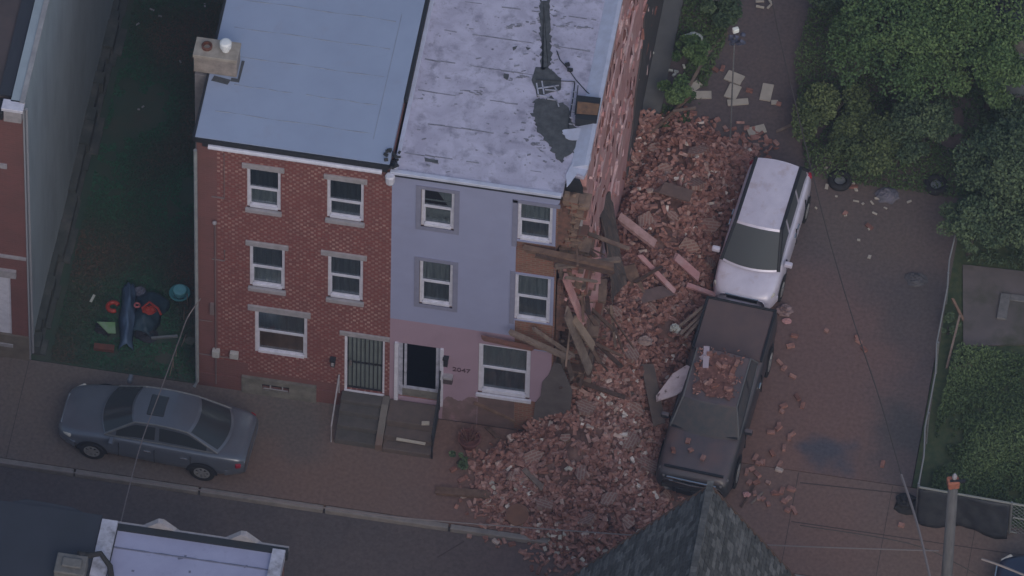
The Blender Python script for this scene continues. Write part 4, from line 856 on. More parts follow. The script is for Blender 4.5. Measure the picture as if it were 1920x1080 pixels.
# ================================================================== RUBBLE
def pin(x, y, poly):
    c = False; j = len(poly)-1
    for i in range(len(poly)):
        if (poly[i][1] > y) != (poly[j][1] > y) and x < (poly[j][0]-poly[i][0])*(y-poly[i][1])/(poly[j][1]-poly[i][1])+poly[i][0]: c = not c
        j = i
    return c
def dseg(x, y, poly):
    d = 1e9
    for i in range(len(poly)):
        a, b = poly[i-1], poly[i]; vx, vy = b[0]-a[0], b[1]-a[1]; t = max(0, min(1, ((x-a[0])*vx+(y-a[1])*vy)/(vx*vx+vy*vy+1e-9)))
        d = min(d, math.hypot(x-a[0]-vx*t, y-a[1]-vy*t))
    return d
from mathutils import noise as mnoise
RP0 = [(2.25,-.95),(2.35,-2.1),(3.1,-2.7),(3.9,-3.05),(4.6,-3.5),(5.25,-3.75),(6.0,-3.4),(7.6,-2.7),(7.9,-2.1),(6.9,-1.6),(6.85,-.6),(7.0,1),(7.1,3.2),(7.3,4.6),(7.0,6.2),(7.2,8.2),(7.6,9.2),(6.2,9.6),(5.2,9.9),(4.45,9.6),(4.45,1.2),(4.3,.3),(3.4,.0),(2.9,-.6)]
RP = [p for p in RP0[:23]] + [(4.45,3.2),(3.95,2.9),(3.95,.28),(3.4,.0),(2.9,-.6)]
def hgt(x, y):
    if not pin(x, y, RP): return -1
    d = min(dseg(x, y, [p for p in RP[:19]]), 3) if True else 0
    base = .7*(1-math.exp(-d*.55)); base += 1.15*math.exp(-((x-4.35)**2/.8+(y-1.7)**2/2.2))
    base += .75*math.exp(-((x-5.1)**2/1.4+(y-2.6)**2/7)) + .35*math.exp(-((x-4.6)**2/1.0+(y-6.5)**2/5)) + .25*math.exp(-((x-5.0)**2/2+(y+.8)**2/1.5)) + .45*math.exp(-((x-6.9)**2/.12+(y-1.6)**2/3.5))
    base *= min(1, d/.35+.1)
    return base + .10*mnoise.noise((x*1.7, y*1.7, 0))*min(1, d)
tb = tintmat('rubble_brick', [(0,(.09,.05,.052)),(.3,(.25,.12,.10)),(.55,(.33,.175,.155)),(.8,(.39,.245,.225)),(.93,(.45,.335,.31)),(1,(.62,.55,.53))], amt=.3, scale=9)
moundm = mat('brick_dust_fill', (.20,.11,.095), (.12,.068,.062), scale=5, bump=.9, bscale=18, c3=(.31,.19,.165), s3=1.3, lo3=.5, hi3=.7)  # dust fill, darkened to paint shade into the gaps between bricks
mb = MB(); st_ = .14; nx = int(6.2/st_); ny = int(15/st_); idx = {}
for i in range(nx+1):
    for j in range(ny+1):
        x, y = 1.9+i*st_, -4.6+j*st_; h = hgt(x, y)
        if h >= 0:
            idx[i, j] = len(mb.v); mb.v.append((x, y, max(.006, h-.05+.05*mnoise.noise((x*5, y*5, 3))) if y > -3.05 else max(-.11, h-.17)))
for (i, j), a in idx.items():
    if (i+1, j) in idx and (i, j+1) in idx and (i+1, j+1) in idx: mb.f.append((a, idx[i+1, j], idx[i+1, j+1], idx[i, j+1])); mb.m.append(1); mb.c.append(None)
rr = random.Random(21)
def brick_at(mb, x, y, z, sc=1., t=None):
    k = rr.random(); L = .235*sc*(1 if k < .62 else rr.uniform(.4,.95)); wd = .092*sc*rr.uniform(.7,1.05); th = .062*sc*rr.uniform(.8,1.2)
    if k > .9: L, wd, th = rr.uniform(.05,.12), rr.uniform(.05,.1), rr.uniform(.04,.08)
    mb.obox((x, y, z), (L, wd, th), (rr.gauss(0,.55), rr.gauss(0,.55), rr.random()*6.28), 0, .12, t if t is not None else min(1, max(0, rr.gauss(.5,.2) + (.45 if rr.random() < .03 else 0))))
n = 0
while n < 7200:
    x, y = rr.uniform(2,7.9), rr.uniform(-4.4,10)
    h = hgt(x, y)
    if h < 0:
        if (x > 4.55 or y < -.05) and rr.random() < .5:
            dd = dseg(x, y, RP)
            if dd < .75 and rr.random() < .8*(1-dd/.75)**1.6: brick_at(mb, x, y, .03 if y > -2.95 else -.09, rr.uniform(.5,1), min(1, max(0, rr.gauss(.5,.2))))
        continue
    den = mnoise.noise((x*.8, y*.8, 7))
    if den < -.32 and rr.random() < .75: n += 1; continue
    z0 = 0 if y > -3.05 else -.12
    red = mnoise.noise((x*.45+3, y*.45, 1))
    if rr.random() < .3: mb.obox((x+rr.uniform(-.1,.1), y+rr.uniform(-.1,.1), z0+h+rr.uniform(-.01,.04)), (rr.uniform(.03,.1), rr.uniform(.03,.06), rr.uniform(.02,.04)), (rr.gauss(0,.5), rr.gauss(0,.5), rr.random()*6), 0, .3, min(1, max(0, rr.gauss(.5,.2))))
    brick_at(mb, x, y, z0+h+rr.uniform(-.05,.045), 1, min(1, max(0, rr.gauss(.48+red*.25,.18) + (.4 if rr.random() < .035 else 0)))); n += 1
tag(mb.build('brick_rubble', [tb, moundm]), 'heap of broken red bricks and dust spilling from the torn house corner to the street', 'rubble', kind='stuff')
# the largest / loose bricks: one object each, sharing a few meshes
protos = []
for k in range(14):
    b = MB(); t = [.3,.4,.5,.55,.6,.55,.65,.7,.6,.78,.45,.2,.6,.95][k]
    b.obox((0,0,0), (.21*rr.uniform(.55,1.05), .105*rr.uniform(.8,1.05), .066*rr.uniform(.9,1.2)), (0,0,0), 0, .12, t); ob = b.build('brick', tb); protos.append(ob)
GRP = 'loose bricks lying on and around the rubble'
used = set(); cnt = 0
TONE = ['dull','dull','red','red','red','red','rosy','rosy','dusty','pale','dull','dark','red','whitish']
def put_brick(x, y, z, tilt=.45, where='lying on the heap beside the party wall'):
    global cnt
    k = rr.randrange(len(protos)); o = protos[k]
    if k in used: o = protos[k].copy(); col.objects.link(o)
    used.add(k); o.location = (x, y, z); o.rotation_euler = (rr.gauss(0,tilt), rr.gauss(0,tilt), rr.random()*6.28)
    tag(o, TONE[k]+' loose brick '+where, 'brick', 'loose bricks '+where); cnt += 1
for _ in range(1000):
    if cnt >= 165: break
    x, y = rr.uniform(2.2,7.6), rr.uniform(-4,9.6); h = hgt(x, y)
    if h > 0: put_brick(x, y, (0 if y > -3.05 else -.12)+h+.07, .45, 'on the street-side slope of the rubble' if y < -1.5 else 'in the rubble left of the pickup' if y < 3.2 else 'in the rubble left of the minivan' if x > 5.6 else 'on the heap beside the party wall')
# strays outside the heap
for (u, v) in [(880,1000),(912,1000),(930,1010),(1010,1065),(1140,1065),(1455,925),(1440,905),(1430,935),(1415,925),(1405,905),(1420,890),(1448,850),(1462,870),(1480,820),(1485,815),(1470,690),(1462,680),(1490,630),(1440,945),(1470,940),(1410,880),(1428,868),(1495,745),(1505,760),(1550,620),(1608,635),(1630,425),(1585,400),(1600,350),(1470,840),(1400,885),(1418,905),(1610,640),(1620,655),(1690,985),(1655,870),(1340,130),(1355,128),(1405,170),(1460,195),(1440,265),(1455,268),(1380,255),(1395,262),(1345,225),(1335,245),(1330,255),(1360,240),(1400,240),(1415,258),(1300,212),(1285,205),(1270,215),(960,1015),(980,1030),(900,895),(865,900),(870,930),(880,945),(945,930),(880,870),(850,880)]:
    c = G(u, v, .03); put_brick(c[0], c[1], .035 if c[1] > -3.05 else -.085, .12, 'on the roadway below the rubble' if c[1] < -3.05 else 'lying free on the driveway right of the vehicles' if c[0] > 8.6 else 'lying free behind the rubble near the pale boards' if c[1] > 8 else 'on the sidewalk left of the rubble')
for _ in range(24):
    c = G(rr.uniform(1400,1500), rr.uniform(600,960), .03)
    if c[0] > 8.75: put_brick(c[0], c[1], .035, .1, 'lying free on the driveway right of the vehicles')
for _ in range(13): # on the truck's cab roof
    x, y = rr.uniform(7.15,8.2), rr.uniform(.55,1.85); put_brick(x, y, 1.79 + rr.random()*.04, .2, 'on the cab roof of the pickup')
for (u, v) in [(1262,845),(1290,828),(1318,860),(1295,845),(1380,800),(1372,812),(1335,792),(1270,785),(1300,790)]:
    c = G(u, v, 1.12); put_brick(c[0], c[1], 1.15 if v > 800 else 1.2, .2, 'on the bonnet of the pickup')
# dust and fragments on cab roof
mb = MB()
for _ in range(170):
    x, y = rr.uniform(7.1,8.25), rr.uniform(.5,1.95); mb.obox((x, y, 1.765+rr.random()*.02), (rr.uniform(.02,.09), rr.uniform(.02,.05), .02), (rr.random()*.4,rr.random()*.4,rr.random()*6), 0, .3, min(1,max(0,rr.gauss(.4,.2))))
mb.prism(blob([(7.2,.6),(8.12,.55),(8.15,1.75),(7.25,1.8)], 0, 0, .1, 6), 1.755, 1.772, 'z'); mb.c[-len(mb.c)+170*6:] = [.17]*(len(mb.c)-170*6)
tag(mb.build('brick_fragments', tb), 'scatter of brick crumbs covering the roof of the dark pickup', 'rubble', kind='stuff')
# bigger lumps of masonry still bonded together
slabm = brickmat('bonded_masonry', (.26,.135,.115), (.21,.11,.10), (.30,.22,.2), rowh=.075, bw=.2, ms=.014, axes='xz', dirt=(.2,.13,.115))
for k, (u, v) in enumerate([(1245,300),(1300,330),(1210,420),(1330,400),(1290,450),(1180,690),(1120,720),(1150,640),(1100,790),(1060,830),(1000,850),(1180,830),(1215,860),(1090,890),(1140,930),(1020,930),(1180,960),(1100,960),(1250,900),(960,880),(1240,520),(1220,590),(1190,770),(1330,470),(1260,400),(1310,270),(1230,250)]):
    c = G(u, v, .7); h = hgt(c[0], c[1])
    if h < 0: c = G(u, v, .3); h = hgt(c[0], c[1])
    if h < 0: continue
    b = MB(); n_ = rr.randint(5,7); a0 = rr.random()*6; sz = rr.uniform(.16,.34)
    poly = [(sz*rr.uniform(.6,1.1)*math.cos(a0+6.283*i/n_), sz*rr.uniform(.5,.9)*math.sin(a0+6.283*i/n_)) for i in range(n_)]
    b.prism(poly, -.06, .06, 'y'); o = b.build('masonry_chunk', slabm); o.location = (c[0], c[1], h+(0 if c[1] > -3.05 else -.12)+.06); o.rotation_euler = (1.57+rr.gauss(0,.35), rr.gauss(0,.3), rr.random()*6)
    wh = 'on the street side of the heap' if c[1] < -1.2 else 'in the heap left of the pickup' if c[1] < 3 else 'in the back of the heap left of the minivan'
    tag(o, 'flat chunk of bonded brickwork lying '+wh, 'masonry', 'bonded masonry chunks '+wh)
# white tiles at the kerb end of the heap
mb0 = MB(); mb0.obox((0,0,0), (.12,.09,.05), (0,0,0), 0, .15); wt = mb0.build('plaster_lump', M['board']); first = True
for (u, v) in [(1022,1022),(1030,1006),(1046,1002),(1050,1012),(1038,1018),(1058,1008),(1045,1030),(1064,1026),(1052,1022),(1122,1030),(1135,1032),(1140,1038),(1152,1030),(1092,1046),(1098,1054),(1030,1012),(968,928),(1062,908),(1068,908),(1112,1000),(1136,990),(1195,1003),(922,912),(926,920)]:
    c = G(u, v, 0.1); o = wt if first else wt.copy()
    if not first: col.objects.link(o)
    first = False; h = hgt(c[0], c[1]); z = (max(h, 0)+.06) + (0 if c[1] > -3.05 else -.12)
    o.location = (c[0], c[1], z); o.rotation_euler = (rr.gauss(0,.3), rr.gauss(0,.3), rr.random()*6)
    tag(o, 'small white plaster lump at the street end of the rubble', 'debris', 'white plaster lumps in the rubble')

# planks and timbers
def hz(p, add=.1):
    h = hgt(p[0], p[1]); return (p[0], p[1], max(h, 0)+add)
def plank(a, b, wd, th, mt, label, name='plank', cat='plank', group=None, jag=.5):
    mb = MB(); mb.beam(a, b, wd, th, jag=jag); o = mb.build(name, M[mt] if isinstance(mt, str) else mt); tag(o, label, cat, group); return o
def gp(u, v, z): return G(u, v, z)
plank(G(822,920,.06), G(915,928,.14), .2, .08, 'wood', 'long flat timber lying across the sidewalk at the left end of the rubble')
plank(G(984,882,.5), G(1016,914,.5), .13, .04, 'wood_pale', 'short pale plank lying diagonally in the front of the rubble')
plank(G(912,800,.25), G(935,822,.25), .1, .04, 'wood_dark', 'short dark plank before the ground floor window')
plank(G(890,755,.9), G(968,790,.35), .09, .05, 'wood', 'thin timber leaning below the ground floor window')
plank(G(1148,762,.75), G(1188,736,.85), .06, .04, 'wood_pale', 'thin pale batten sticking out of the rubble left of the pickup')
plank(G(1062,760,.8), G(1082,780,.75), .06, .04, 'wood_pale', 'bent pale batten on the rubble below the grey render')
plank(Q(955,622,-.3), Q(1068,672,-.35), .12, .09, 'wood_pale', 'broken pale beam sloping down over the ground floor window')
plank(Q(1000,616,-.15), Q(1076,668,-.25), .07, .07, 'wood_pale', 'thinner broken beam sloping right of the ground floor window')
plank(Q(905,634,-.22), Q(1000,654,-.22), .1, .08, mat('red_brown_board', (.2,.09,.075), (.13,.07,.06), scale=6), 'red-brown board hanging above the ground floor window')
plank(Q(1062,585,-.2), Q(1108,700,-.35), .26, .05, 'wood_pale', 'wide pale board leaning on the torn corner')
plank(Q(1078,600,-.1), Q(1112,650,-.25), .2, .05, mat('tan_board', (.27,.2,.16), (.2,.145,.12), scale=5), 'tan board leaning behind the wide pale board at the torn corner')
plank(Q(1060,520,.1), Q(1092,600,.05), .2, .08, 'plaster', 'pink plastered post standing in the torn corner')
plank(Q(985,466,-.12), Q(1150,500,-.3), .14, .12, 'wood', 'thick splintered floor beam sticking out of the second storey')
plank(Q(1005,478,-.25), Q(1150,512,-.4), .1, .08, 'wood_dark', 'dark thin joist below the thick floor beam')
plank(Q(1040,500,-.1), Q(1165,486,.2), .12, .08, 'wood_pale', 'pale joist crossing the thick floor beam')
plank(Q(1060,520,-.15), Q(1120,528,-.1), .06, .05, 'wood_pale', 'short pale lath under the floor beams')
plank(G(1165,410,1.5), G(1232,462,1.0), .22, .1, mat('pink_plaster_slab', (.46,.29,.30), (.3,.18,.17), scale=5, bump=.5), 'long pink plastered wall fragment at the top of the rubble', 'wall_fragment', 'wall fragment')
plank(G(1200,480,1.2), G(1265,548,.8), .12, .08, 'plaster', 'thin salmon wall fragment lying behind the pickup', 'wall_fragment', 'wall fragment')
plank(G(1265,480,.7), G(1310,520,.6), .2, .06, 'plaster', 'short salmon wall fragment near the minivan front', 'wall_fragment', 'wall fragment')
plank(G(1290,535,.6), G(1345,555,.45), .12, .06, 'plaster', 'salmon fragment beside the minivan bumper', 'wall_fragment', 'wall fragment')
plank(G(1180,500,1.3), G(1215,600,.9), .3, .05, 'wood', 'wide brown board on the heap below the torn party wall')
plank(G(1212,560,1.0), G(1210,612,.9), .1, .05, 'wood_dark', 'short dark post stub in the heap')
plank(G(1190,530,1.3), G(1240,500,1.1), .07, .05, 'wood_dark', 'dark lath lying across the wide brown board')
plank(G(1195,560,1.2), G(1250,545,.9), .35, .03, mat('dull_pink_sheet', (.2,.13,.125), (.15,.1,.095), scale=4), 'dull pink sheet lying in the middle of the heap', 'wall_sheet', 'wall sheet')
plank(G(1235,350,.75), G(1285,365,.7), .35, .05, mat('brown_sheet', (.17,.115,.105), (.13,.09,.085), scale=4), 'brown flat sheet in the upper rubble', 'wall_sheet', 'wall sheet')
plank(G(1215,690,.95), G(1235,790,.7), .3, .05, mat('brown_sheet_b', (.15,.11,.10), (.10,.08,.075), scale=4), 'brown board lying left of the pickup door', 'wall_sheet', 'wall sheet')
rt2 = random.Random(33)
for k in range(34):
    lvl = rt2.choice((0,0,1,1,2)); z_ = (2.2, 4.6, 6.7)[lvl]+rt2.uniform(-.9,.9); x = rt2.uniform(3.95,4.75 if lvl else 5.2); y = rt2.uniform(-.1,2.2) if lvl < 2 else rt2.uniform(.2,1.4)
    L = rt2.uniform(.35,1.3); dz = rt2.uniform(-1,.3); q = Vector((rt2.uniform(-.2,.8), rt2.uniform(-.8,.2), dz)).normalized()*L
    plank((x,y,z_), (x+q[0],y+q[1],z_+q[2]), rt2.uniform(.03,.11), rt2.uniform(.02,.05), rt2.choice(('wood_dark','wood_dark','wood_dark','plaster_tan','wood')), 'splintered lath or joist piece hanging in the torn corner at '+('ground floor level','second storey level','third storey level')[lvl], 'broken_lath', 'lath', 'splintered laths in the torn corner, '+('ground floor','second storey','third storey')[lvl], .9)
# two narrow fans of laths near bed of the truck
for i, ((a, b), (c, d)) in enumerate((((1262,622),(1335,562)),((1275,628),(1338,568)),((1285,632),(1336,574)))):
    plank(G(a,b,.8+.08*i), G(c,d,1.15), .07, .04, 'wood_pale', ('upper pale lath leaning on the pickup bed corner','middle pale lath leaning on the pickup bed corner','lower pale lath leaning on the pickup bed corner')[i])
# right-hand side thin boards by drive
for (a, b, c, d, l) in ((1408,945,1432,922,'pale lath on the driveway below right of the pickup'),(1390,950,1420,900,'thin dark lath on the driveway at the pickup front')):
    plank(G(a,b,.03), G(c,d,.03), .05, .03, 'wood_pale' if 'pale' in l else 'wood_dark', l)
plank(G(1268,205,.1), G(1330,95,.1), .07, .05, 'wood_pale', 'long pale pole lying in the weeds at the top of the lot')
plank(G(1215,255,.15), G(1300,175,.15), .06, .05, 'wood', 'thin brown pole lying from the wall toward the weeds')
plank(G(1262,208,.2), G(1305,202,.2), .06, .04, 'wood_pale', 'short lath at the back edge of the rubble')
plank(G(1455,247,.03), G(1502,226,.03), .06, .03, 'wood_pale', 'narrow pale lath on the asphalt behind the minivan')
plank(G(1310,120,.05), G(1364,60,.05), .06, .04, 'wood_pale', 'pale lath leaning in the weeds beside the thin mast')
# pale foam boards
for (a, b, c, d, wd, l) in ((1362,140,1392,152,.3,'pale board lying top left on the dark asphalt'),(1380,160,1368,184,.3,'pale board lying upright below the topmost board'),(1364,193,1403,190,.17,'narrow pale board under the upright board'),(1441,158,1434,188,.27,'pale board lying alone to the right on the asphalt'),(1402,248,1435,240,.24,'pale board nearest the minivan'),(1300,178,1334,178,.22,'pale board lying on the edge of the weeds'),(1290,172,1312,155,.2,'tan board beside the weeds board'),(1446,192,1459,192,.12,'tiny pale board at the right of the asphalt')):
    plank(G(a,b,.03), G(c,d,.03), wd, .04, 'board', l, 'foam_board', 'board', jag=0)
# torn white panel by truck
mb = MB(); pts = [(1231,752),(1230,742),(1262,700),(1288,684),(1298,690),(1294,722),(1268,740)]
vv = [G(u, v, 1.0+.3*(u-1230)/70) for u, v in pts]; n = len(vv); mb.add(vv+[(x, y, z-.04) for x, y, z in vv], [tuple(range(n)), tuple(range(n, 2*n))[::-1]]+[(i, (i+1) % n, n+(i+1) % n, n+i) for i in range(n)])
tag(mb.build('torn_panel', mat('torn_white_panel', (.74,.62,.68), (.58,.46,.5), scale=4, c3=(.12,.07,.07), s3=5, lo3=.58, hi3=.66)), 'torn white panel with dark holes leaning on the pickup side', 'panel')
def lump(name, c, r, mt, label, cat, seed=1, flat=.5):
    mb = MB(); rs = random.Random(seed); rings = 7; ns = 12
    for i in range(rings+1):
        th = math.pi/2*i/rings
        for k in range(ns):
            ph = 2*math.pi*k/ns; q = r*(1+rs.uniform(-.22,.22)); mb.v.append((c[0]+q*math.cos(ph)*math.cos(th), c[1]+q*math.sin(ph)*math.cos(th)*.8, c[2]+q*math.sin(th)*flat))
    for i in range(rings):
        for k in range(ns): mb.f.append((i*ns+k, i*ns+(k+1) % ns, (i+1)*ns+(k+1) % ns, (i+1)*ns+k)); mb.m.append(0); mb.c.append(None)
    mb.f.append(tuple(range(rings*ns, rings*ns+ns))); mb.m.append(0); mb.c.append(None)
    return tag(mb.build(name, mt), label, cat)
lump('white_bag', G(1266,618,.75), .13, M['bagwhite'], 'small white plastic bag on the rubble left of the pickup bed', 'bag', 3, 1.2)
lump('cloth_scrap', G(1322,670,1.76), .12, mat('lilac_cloth', (.42,.36,.44), (.3,.25,.3), scale=9), 'crumpled pale lilac cloth on the left edge of the pickup roof', 'cloth', 4, .5)
mb = MB(); mb.beam(G(1325,650,1.8), G(1323,690,1.78), .14, .05); tag(mb.build('plastic_strip', mat('lilac_plastic', (.45,.38,.46))), 'pale lilac plastic strip on the pickup roof', 'strip')
lump('masonry_chunk', G(1472,583,.05), .2, mat('pink_masonry', (.28,.2,.21), (.16,.1,.1), scale=6), 'pinkish masonry chunk on the driveway right of the pickup', 'masonry', 5, .6)
lump('masonry_chunk', G(1475,602,.03), .11, M['plaster'], 'smaller flat masonry chunk just below the pinkish chunk', 'masonry', 6, .4)
lump('masonry_chunk', G(1400,928,.03), .1, M['plaster'], 'round masonry chunk in front of the pickup bumper', 'masonry', 7, .7)
lump('masonry_chunk', G(1210,640,1.2), .17, mat('pale_mortar', (.4,.3,.29), (.28,.2,.19), scale=9), 'pale mortar chunk in the middle of the red rubble', 'masonry', 8, .6)
# slanted dark felt sheets hanging at the party wall foot
mb = MB(); a = [(4.47,1.9,5.6),(4.5,3.6,4.2),(5.2,4.2,1.0),(5.35,2.4,.7),(4.8,1.6,1.0)]
mb.patch((4.5,3.2,4.6),(4.5,4.5,3.9),(5.1,3.5,1.6),(4.9,2.6,2.0), 10, 12, .12)
for i, v in enumerate(mb.v): mb.v[i] = (v[0]+.06*mnoise.noise((v[0]*3, v[1]*6, v[2])), v[1]+.2*mnoise.noise((v[0], v[1]*3, v[2]*3)), v[2])
o = mb.build('roofing_felt', mat('torn_roofing_felt', (.10,.08,.08), (.06,.05,.05), scale=5, stretch=(3,6,.6), bump=.8, bscale=10, c3=(.17,.11,.095), s3=3)); so = o.modifiers.new('thick', 'SOLIDIFY'); so.thickness = .03
tag(o, 'large dark torn roofing felt hanging from the party wall onto the heap', 'roofing felt')
# round brown board and planter
mb = MB(); c = G(970,965,.22); mb.lathe([(0,.03),(.27,.03),(.27,0),(0,0)], 18, (0,0,0)); o = mb.build('round_board', mat('brown_round', (.2,.10,.07), (.16,.08,.06), scale=4)); o.location = c; o.rotation_euler = (.3,-.1,.4); tag(o, 'round brown tabletop lying at the kerb among the bricks', 'tabletop')
c = G(880,836,0); pl = empty('plant_pot', c, 'reddish plant pot with dry stems on the sidewalk beside the steps', 'plant pot')
mb = MB(); mb.lathe([(0,.0),(.17,0),(.26,.3),(.28,.3),(.28,.34),(.24,.34),(.22,.26),(0,.26)], 18, c); mb.build('pot', mat('clay_pot', (.17,.07,.065), (.11,.05,.05), scale=5), pl)
mb = MB(); rs = random.Random(9)
for k in range(60):
    t = rs.random()*6.28; r_ = rs.uniform(.1,.3); mb.tube([(c[0]+r_*.4*math.cos(t), c[1]+r_*.4*math.sin(t), c[2]+.28), (c[0]+r_*math.cos(t), c[1]+r_*math.sin(t), c[2]+.42+rs.random()*.15)], .008, 4)
mb.build('stems', mat('dry_stems', (.24,.12,.11), (.12,.07,.06), scale=9), pl)

# ================================================================== VEGETATION
leafA = tintmat('leaf_green', [(0,(.045,.085,.045)),(.5,(.10,.165,.065)),(1,(.16,.23,.10))], amt=.2)
leafB = tintmat('leaf_dark', [(0,(.04,.07,.045)),(.5,(.085,.125,.07)),(1,(.14,.19,.10))], amt=.2)
leafC = tintmat('leaf_olive', [(0,(.05,.075,.04)),(.5,(.10,.135,.06)),(1,(.155,.19,.09))], amt=.2)
bark = mat('bark', (.07,.06,.05), (.045,.04,.035), scale=6, bump=.5)
def leaves(mb, c, r, n, size, rs, sq=.7, tb_=.5):
    for _ in range(n):
        d = Vector((rs.gauss(0,1), rs.gauss(0,1), rs.gauss(0,1))).normalized(); q = rs.random()**.33
        p = Vector(c)+Vector((d[0]*r[0]*q, d[1]*r[1]*q, d[2]*r[2]*q))
        if p[2] < .03: p[2] = .03+rs.random()*.1
        s = size*rs.uniform(.6,1.4); e = Euler((rs.gauss(0,.7), rs.gauss(0,.7), rs.random()*6.28)).to_matrix()
        t = min(1, max(0, tb_+rs.gauss(0,.11)))
        mb.add([p+e@Vector((-s*.5,0,0)), p+e@Vector((0,-s*.32,s*.05)), p+e@Vector((s*.6,0,0)), p+e@Vector((0,s*.32,s*.05))], [(0,1,2,3)], 0, t)
def tree(name, x, y, hgt_, R_, lm_, label, cat, seed, nblob=16, dens=230, size=.075, z0=0, group=None):
    rs = random.Random(seed); root = empty(name, (x, y, z0), label, cat, group)
    mb = MB(); top = Vector((x+rs.uniform(-.1,.1), y+rs.uniform(-.1,.1), z0+hgt_*.55)); tr_ = .035+.02*hgt_
    mb.tube([(x,y,z0-.02),(x+.05,y,z0+hgt_*.3),tuple(top)], [tr_,tr_*.75,tr_*.5], 8)
    blobs = []
    for k in range(nblob):
        t = rs.random()*6.28; rr_ = R_*math.sqrt(rs.random())*.85; zz = z0+hgt_*(.42+.5*(1-(rr_/R_)**2)*rs.uniform(.6,1.05))
        c = (x+rr_*math.cos(t), y+rr_*math.sin(t), zz); blobs.append(c)
        if hgt_ > .8: mb.tube([tuple(top*.5+Vector((x,y,z0+hgt_*.3))*.5), ((top[0]+c[0])/2, (top[1]+c[1])/2, (top[2]+c[2])/2), c], [tr_*.4, tr_*.25, .01], 5)
    mb.build('trunk', bark, root)
    mb = MB()
    for c in blobs:
        q = R_*rs.choice((.14,.2,.26,.34,.42))*rs.uniform(.85,1.15); tone = rs.uniform(.2,.78); leaves(mb, c, (q*rs.uniform(.7,1.4), q*rs.uniform(.7,1.4), q*.6), int(dens*1.7*rs.uniform(.6,1.3)*(q/R_/.3)**1.3), size, rs, tb_=tone)
    mb.build('crown', lm_, root); return root
TR = [('tree',10.3,11.6,3.2,1.7,leafA,'broad green tree at the top centre right of the photo',26,330),
      ('tree',11.9,13.2,3.6,1.7,leafA,'bright green tree at the top edge right of the lot',28,330),
      ('tree',9.0,13.9,2.4,1.2,leafB,'dull green tree at the top edge above the asphalt',14,250),
      ('shrub',9.15,10.2,1.2,1.0,leafC,'low olive shrub spreading on the asphalt behind the minivan',14,230),
      ('shrub',10.1,9.4,1.2,.95,leafC,'olive shrub in front of the broad tree, above the tyre',14,230),
      ('shrub',11.3,9.9,1.5,1.0,leafB,'dark green shrub left of the dark hollow',16,230),
      ('tree',12.7,11.4,2.6,.95,leafA,'slim green tree beside the pale rounded tank',16,250),
      ('tree',13.6,8.6,2.6,1.3,leafB,'dark shrubby tree at the right edge above the concrete slab',22,260),
      ('tree',12.9,7.0,1.9,.85,leafB,'small dark tree growing over the upper end of the side fence',16,230),
      ('tree',14.9,7.4,2.2,1.2,leafB,'dark green bush at the far right edge above the slab',18,230),
      ('shrub',13.9,10.4,1.4,.9,leafB,'low dark shrub below the pale tank',12,200)]
for i, (nm, x, y, h, r, lm_, lab, nb, dn) in enumerate(TR): tree(nm, x, y, h, r, lm_, lab, nm, 40+i, int(nb*1.5), dn)
tree('shrub', 4.95+.35, 10.3, .7, .45, leafA, 'small bright green shrub in the weed strip beside the party wall', 'shrub', 71, 8, 160, .08)
tree('shrub', 5.45, 11.6, .8, .5, leafA, 'green shrub growing by the white bag in the weed strip', 'shrub', 72, 9, 160, .08)
tree('shrub', 5.9, 13.0, .8, .5, leafB, 'dark green shrub at the top of the weed strip', 'shrub', 73, 9, 160, .08)
tree('shrub', *G(858,868)[:2], .35, .28, leafB, 'small dark green weed clump on the sidewalk below the plant pot', 'shrub', 74, 5, 90, .06)
tree('shrub', 12.75, 4.6, .5, .35, leafB, 'weeds growing against the fence beside the slab', 'shrub', 75, 6, 120, .07)
def grass(name, poly, n, lm_, hmax, label, seed, clump=0, size=.09, lo=.0):
    rs = random.Random(seed); mb = MB(); xs = [p[0] for p in poly]; ys = [p[1] for p in poly]; k = 0
    while k < n:
        x, y = rs.uniform(min(xs), max(xs)), rs.uniform(min(ys), max(ys)); k += 1
        if not pin(x, y, poly): continue
        d = mnoise.noise((x*.7, y*.45, seed)); d2 = mnoise.noise((x*3., y*3., seed+5))
        if d+d2*.4 < lo: continue
        s = size*rs.uniform(.6,1.4); h = hmax*(.3+max(0, d+.3))*rs.random(); e = Euler((rs.gauss(0,.7), rs.gauss(0,.7), rs.random()*6.28)).to_matrix(); p = Vector((x, y, .02+h))
        t = min(1, max(0, .5+d*.95+rs.gauss(0,.13)))
        mb.add([p+e@Vector((-s*.6,0,0)), p+e@Vector((0,-s*.25,s*.05)), p+e@Vector((s*.7,0,0)), p+e@Vector((0,s*.25,s*.05))], [(0,1,2,3)], 0, t)
    tag(mb.build(name, lm_), label, 'weeds' if 'weed' in name else 'grass', kind='stuff')
leafW = tintmat('weed_blade', [(0,(.04,.065,.035)),(.5,(.08,.125,.055)),(1,(.13,.185,.085))], amt=.25)
lawnm = tintmat('lawn_blade', [(0,(.035,.13,.075)),(.4,(.038,.105,.065)),(.65,(.06,.08,.058)),(1,(.11,.08,.065))], amt=.15)
grass('grass', [(-8.2,.02),(-4.66,.02),(-4.66,15),(-8.2,15)], 60000, lawnm, .03, 'dark mown grass filling the gap lot between the two houses', 3, size=.055, lo=-.42)
grass('tall_weeds', [(13.1,-.7),(16.5,-.85),(16.5,4.3),(13.0,4.1),(12.85,2)], 42000, leafW, .4, 'bright green overgrown weeds behind the front fence at right', 5, size=.06, lo=-.33)
grass('weed_patch', [(12.9,6.75),(17,6.75),(17,16),(12.0,16),(12.3,9)], 30000, leafB, .3, 'dark green weeds under the trees at right', 6, size=.07, lo=-.4)
grass('verge_weeds', [(8.7,8.6),(12.6,8.6),(12.6,16),(8.2,16),(7.9,12)], 34000, leafW, .25, 'olive ground weeds around the shrubs at the top of the lot', 7, size=.065, lo=-.3)
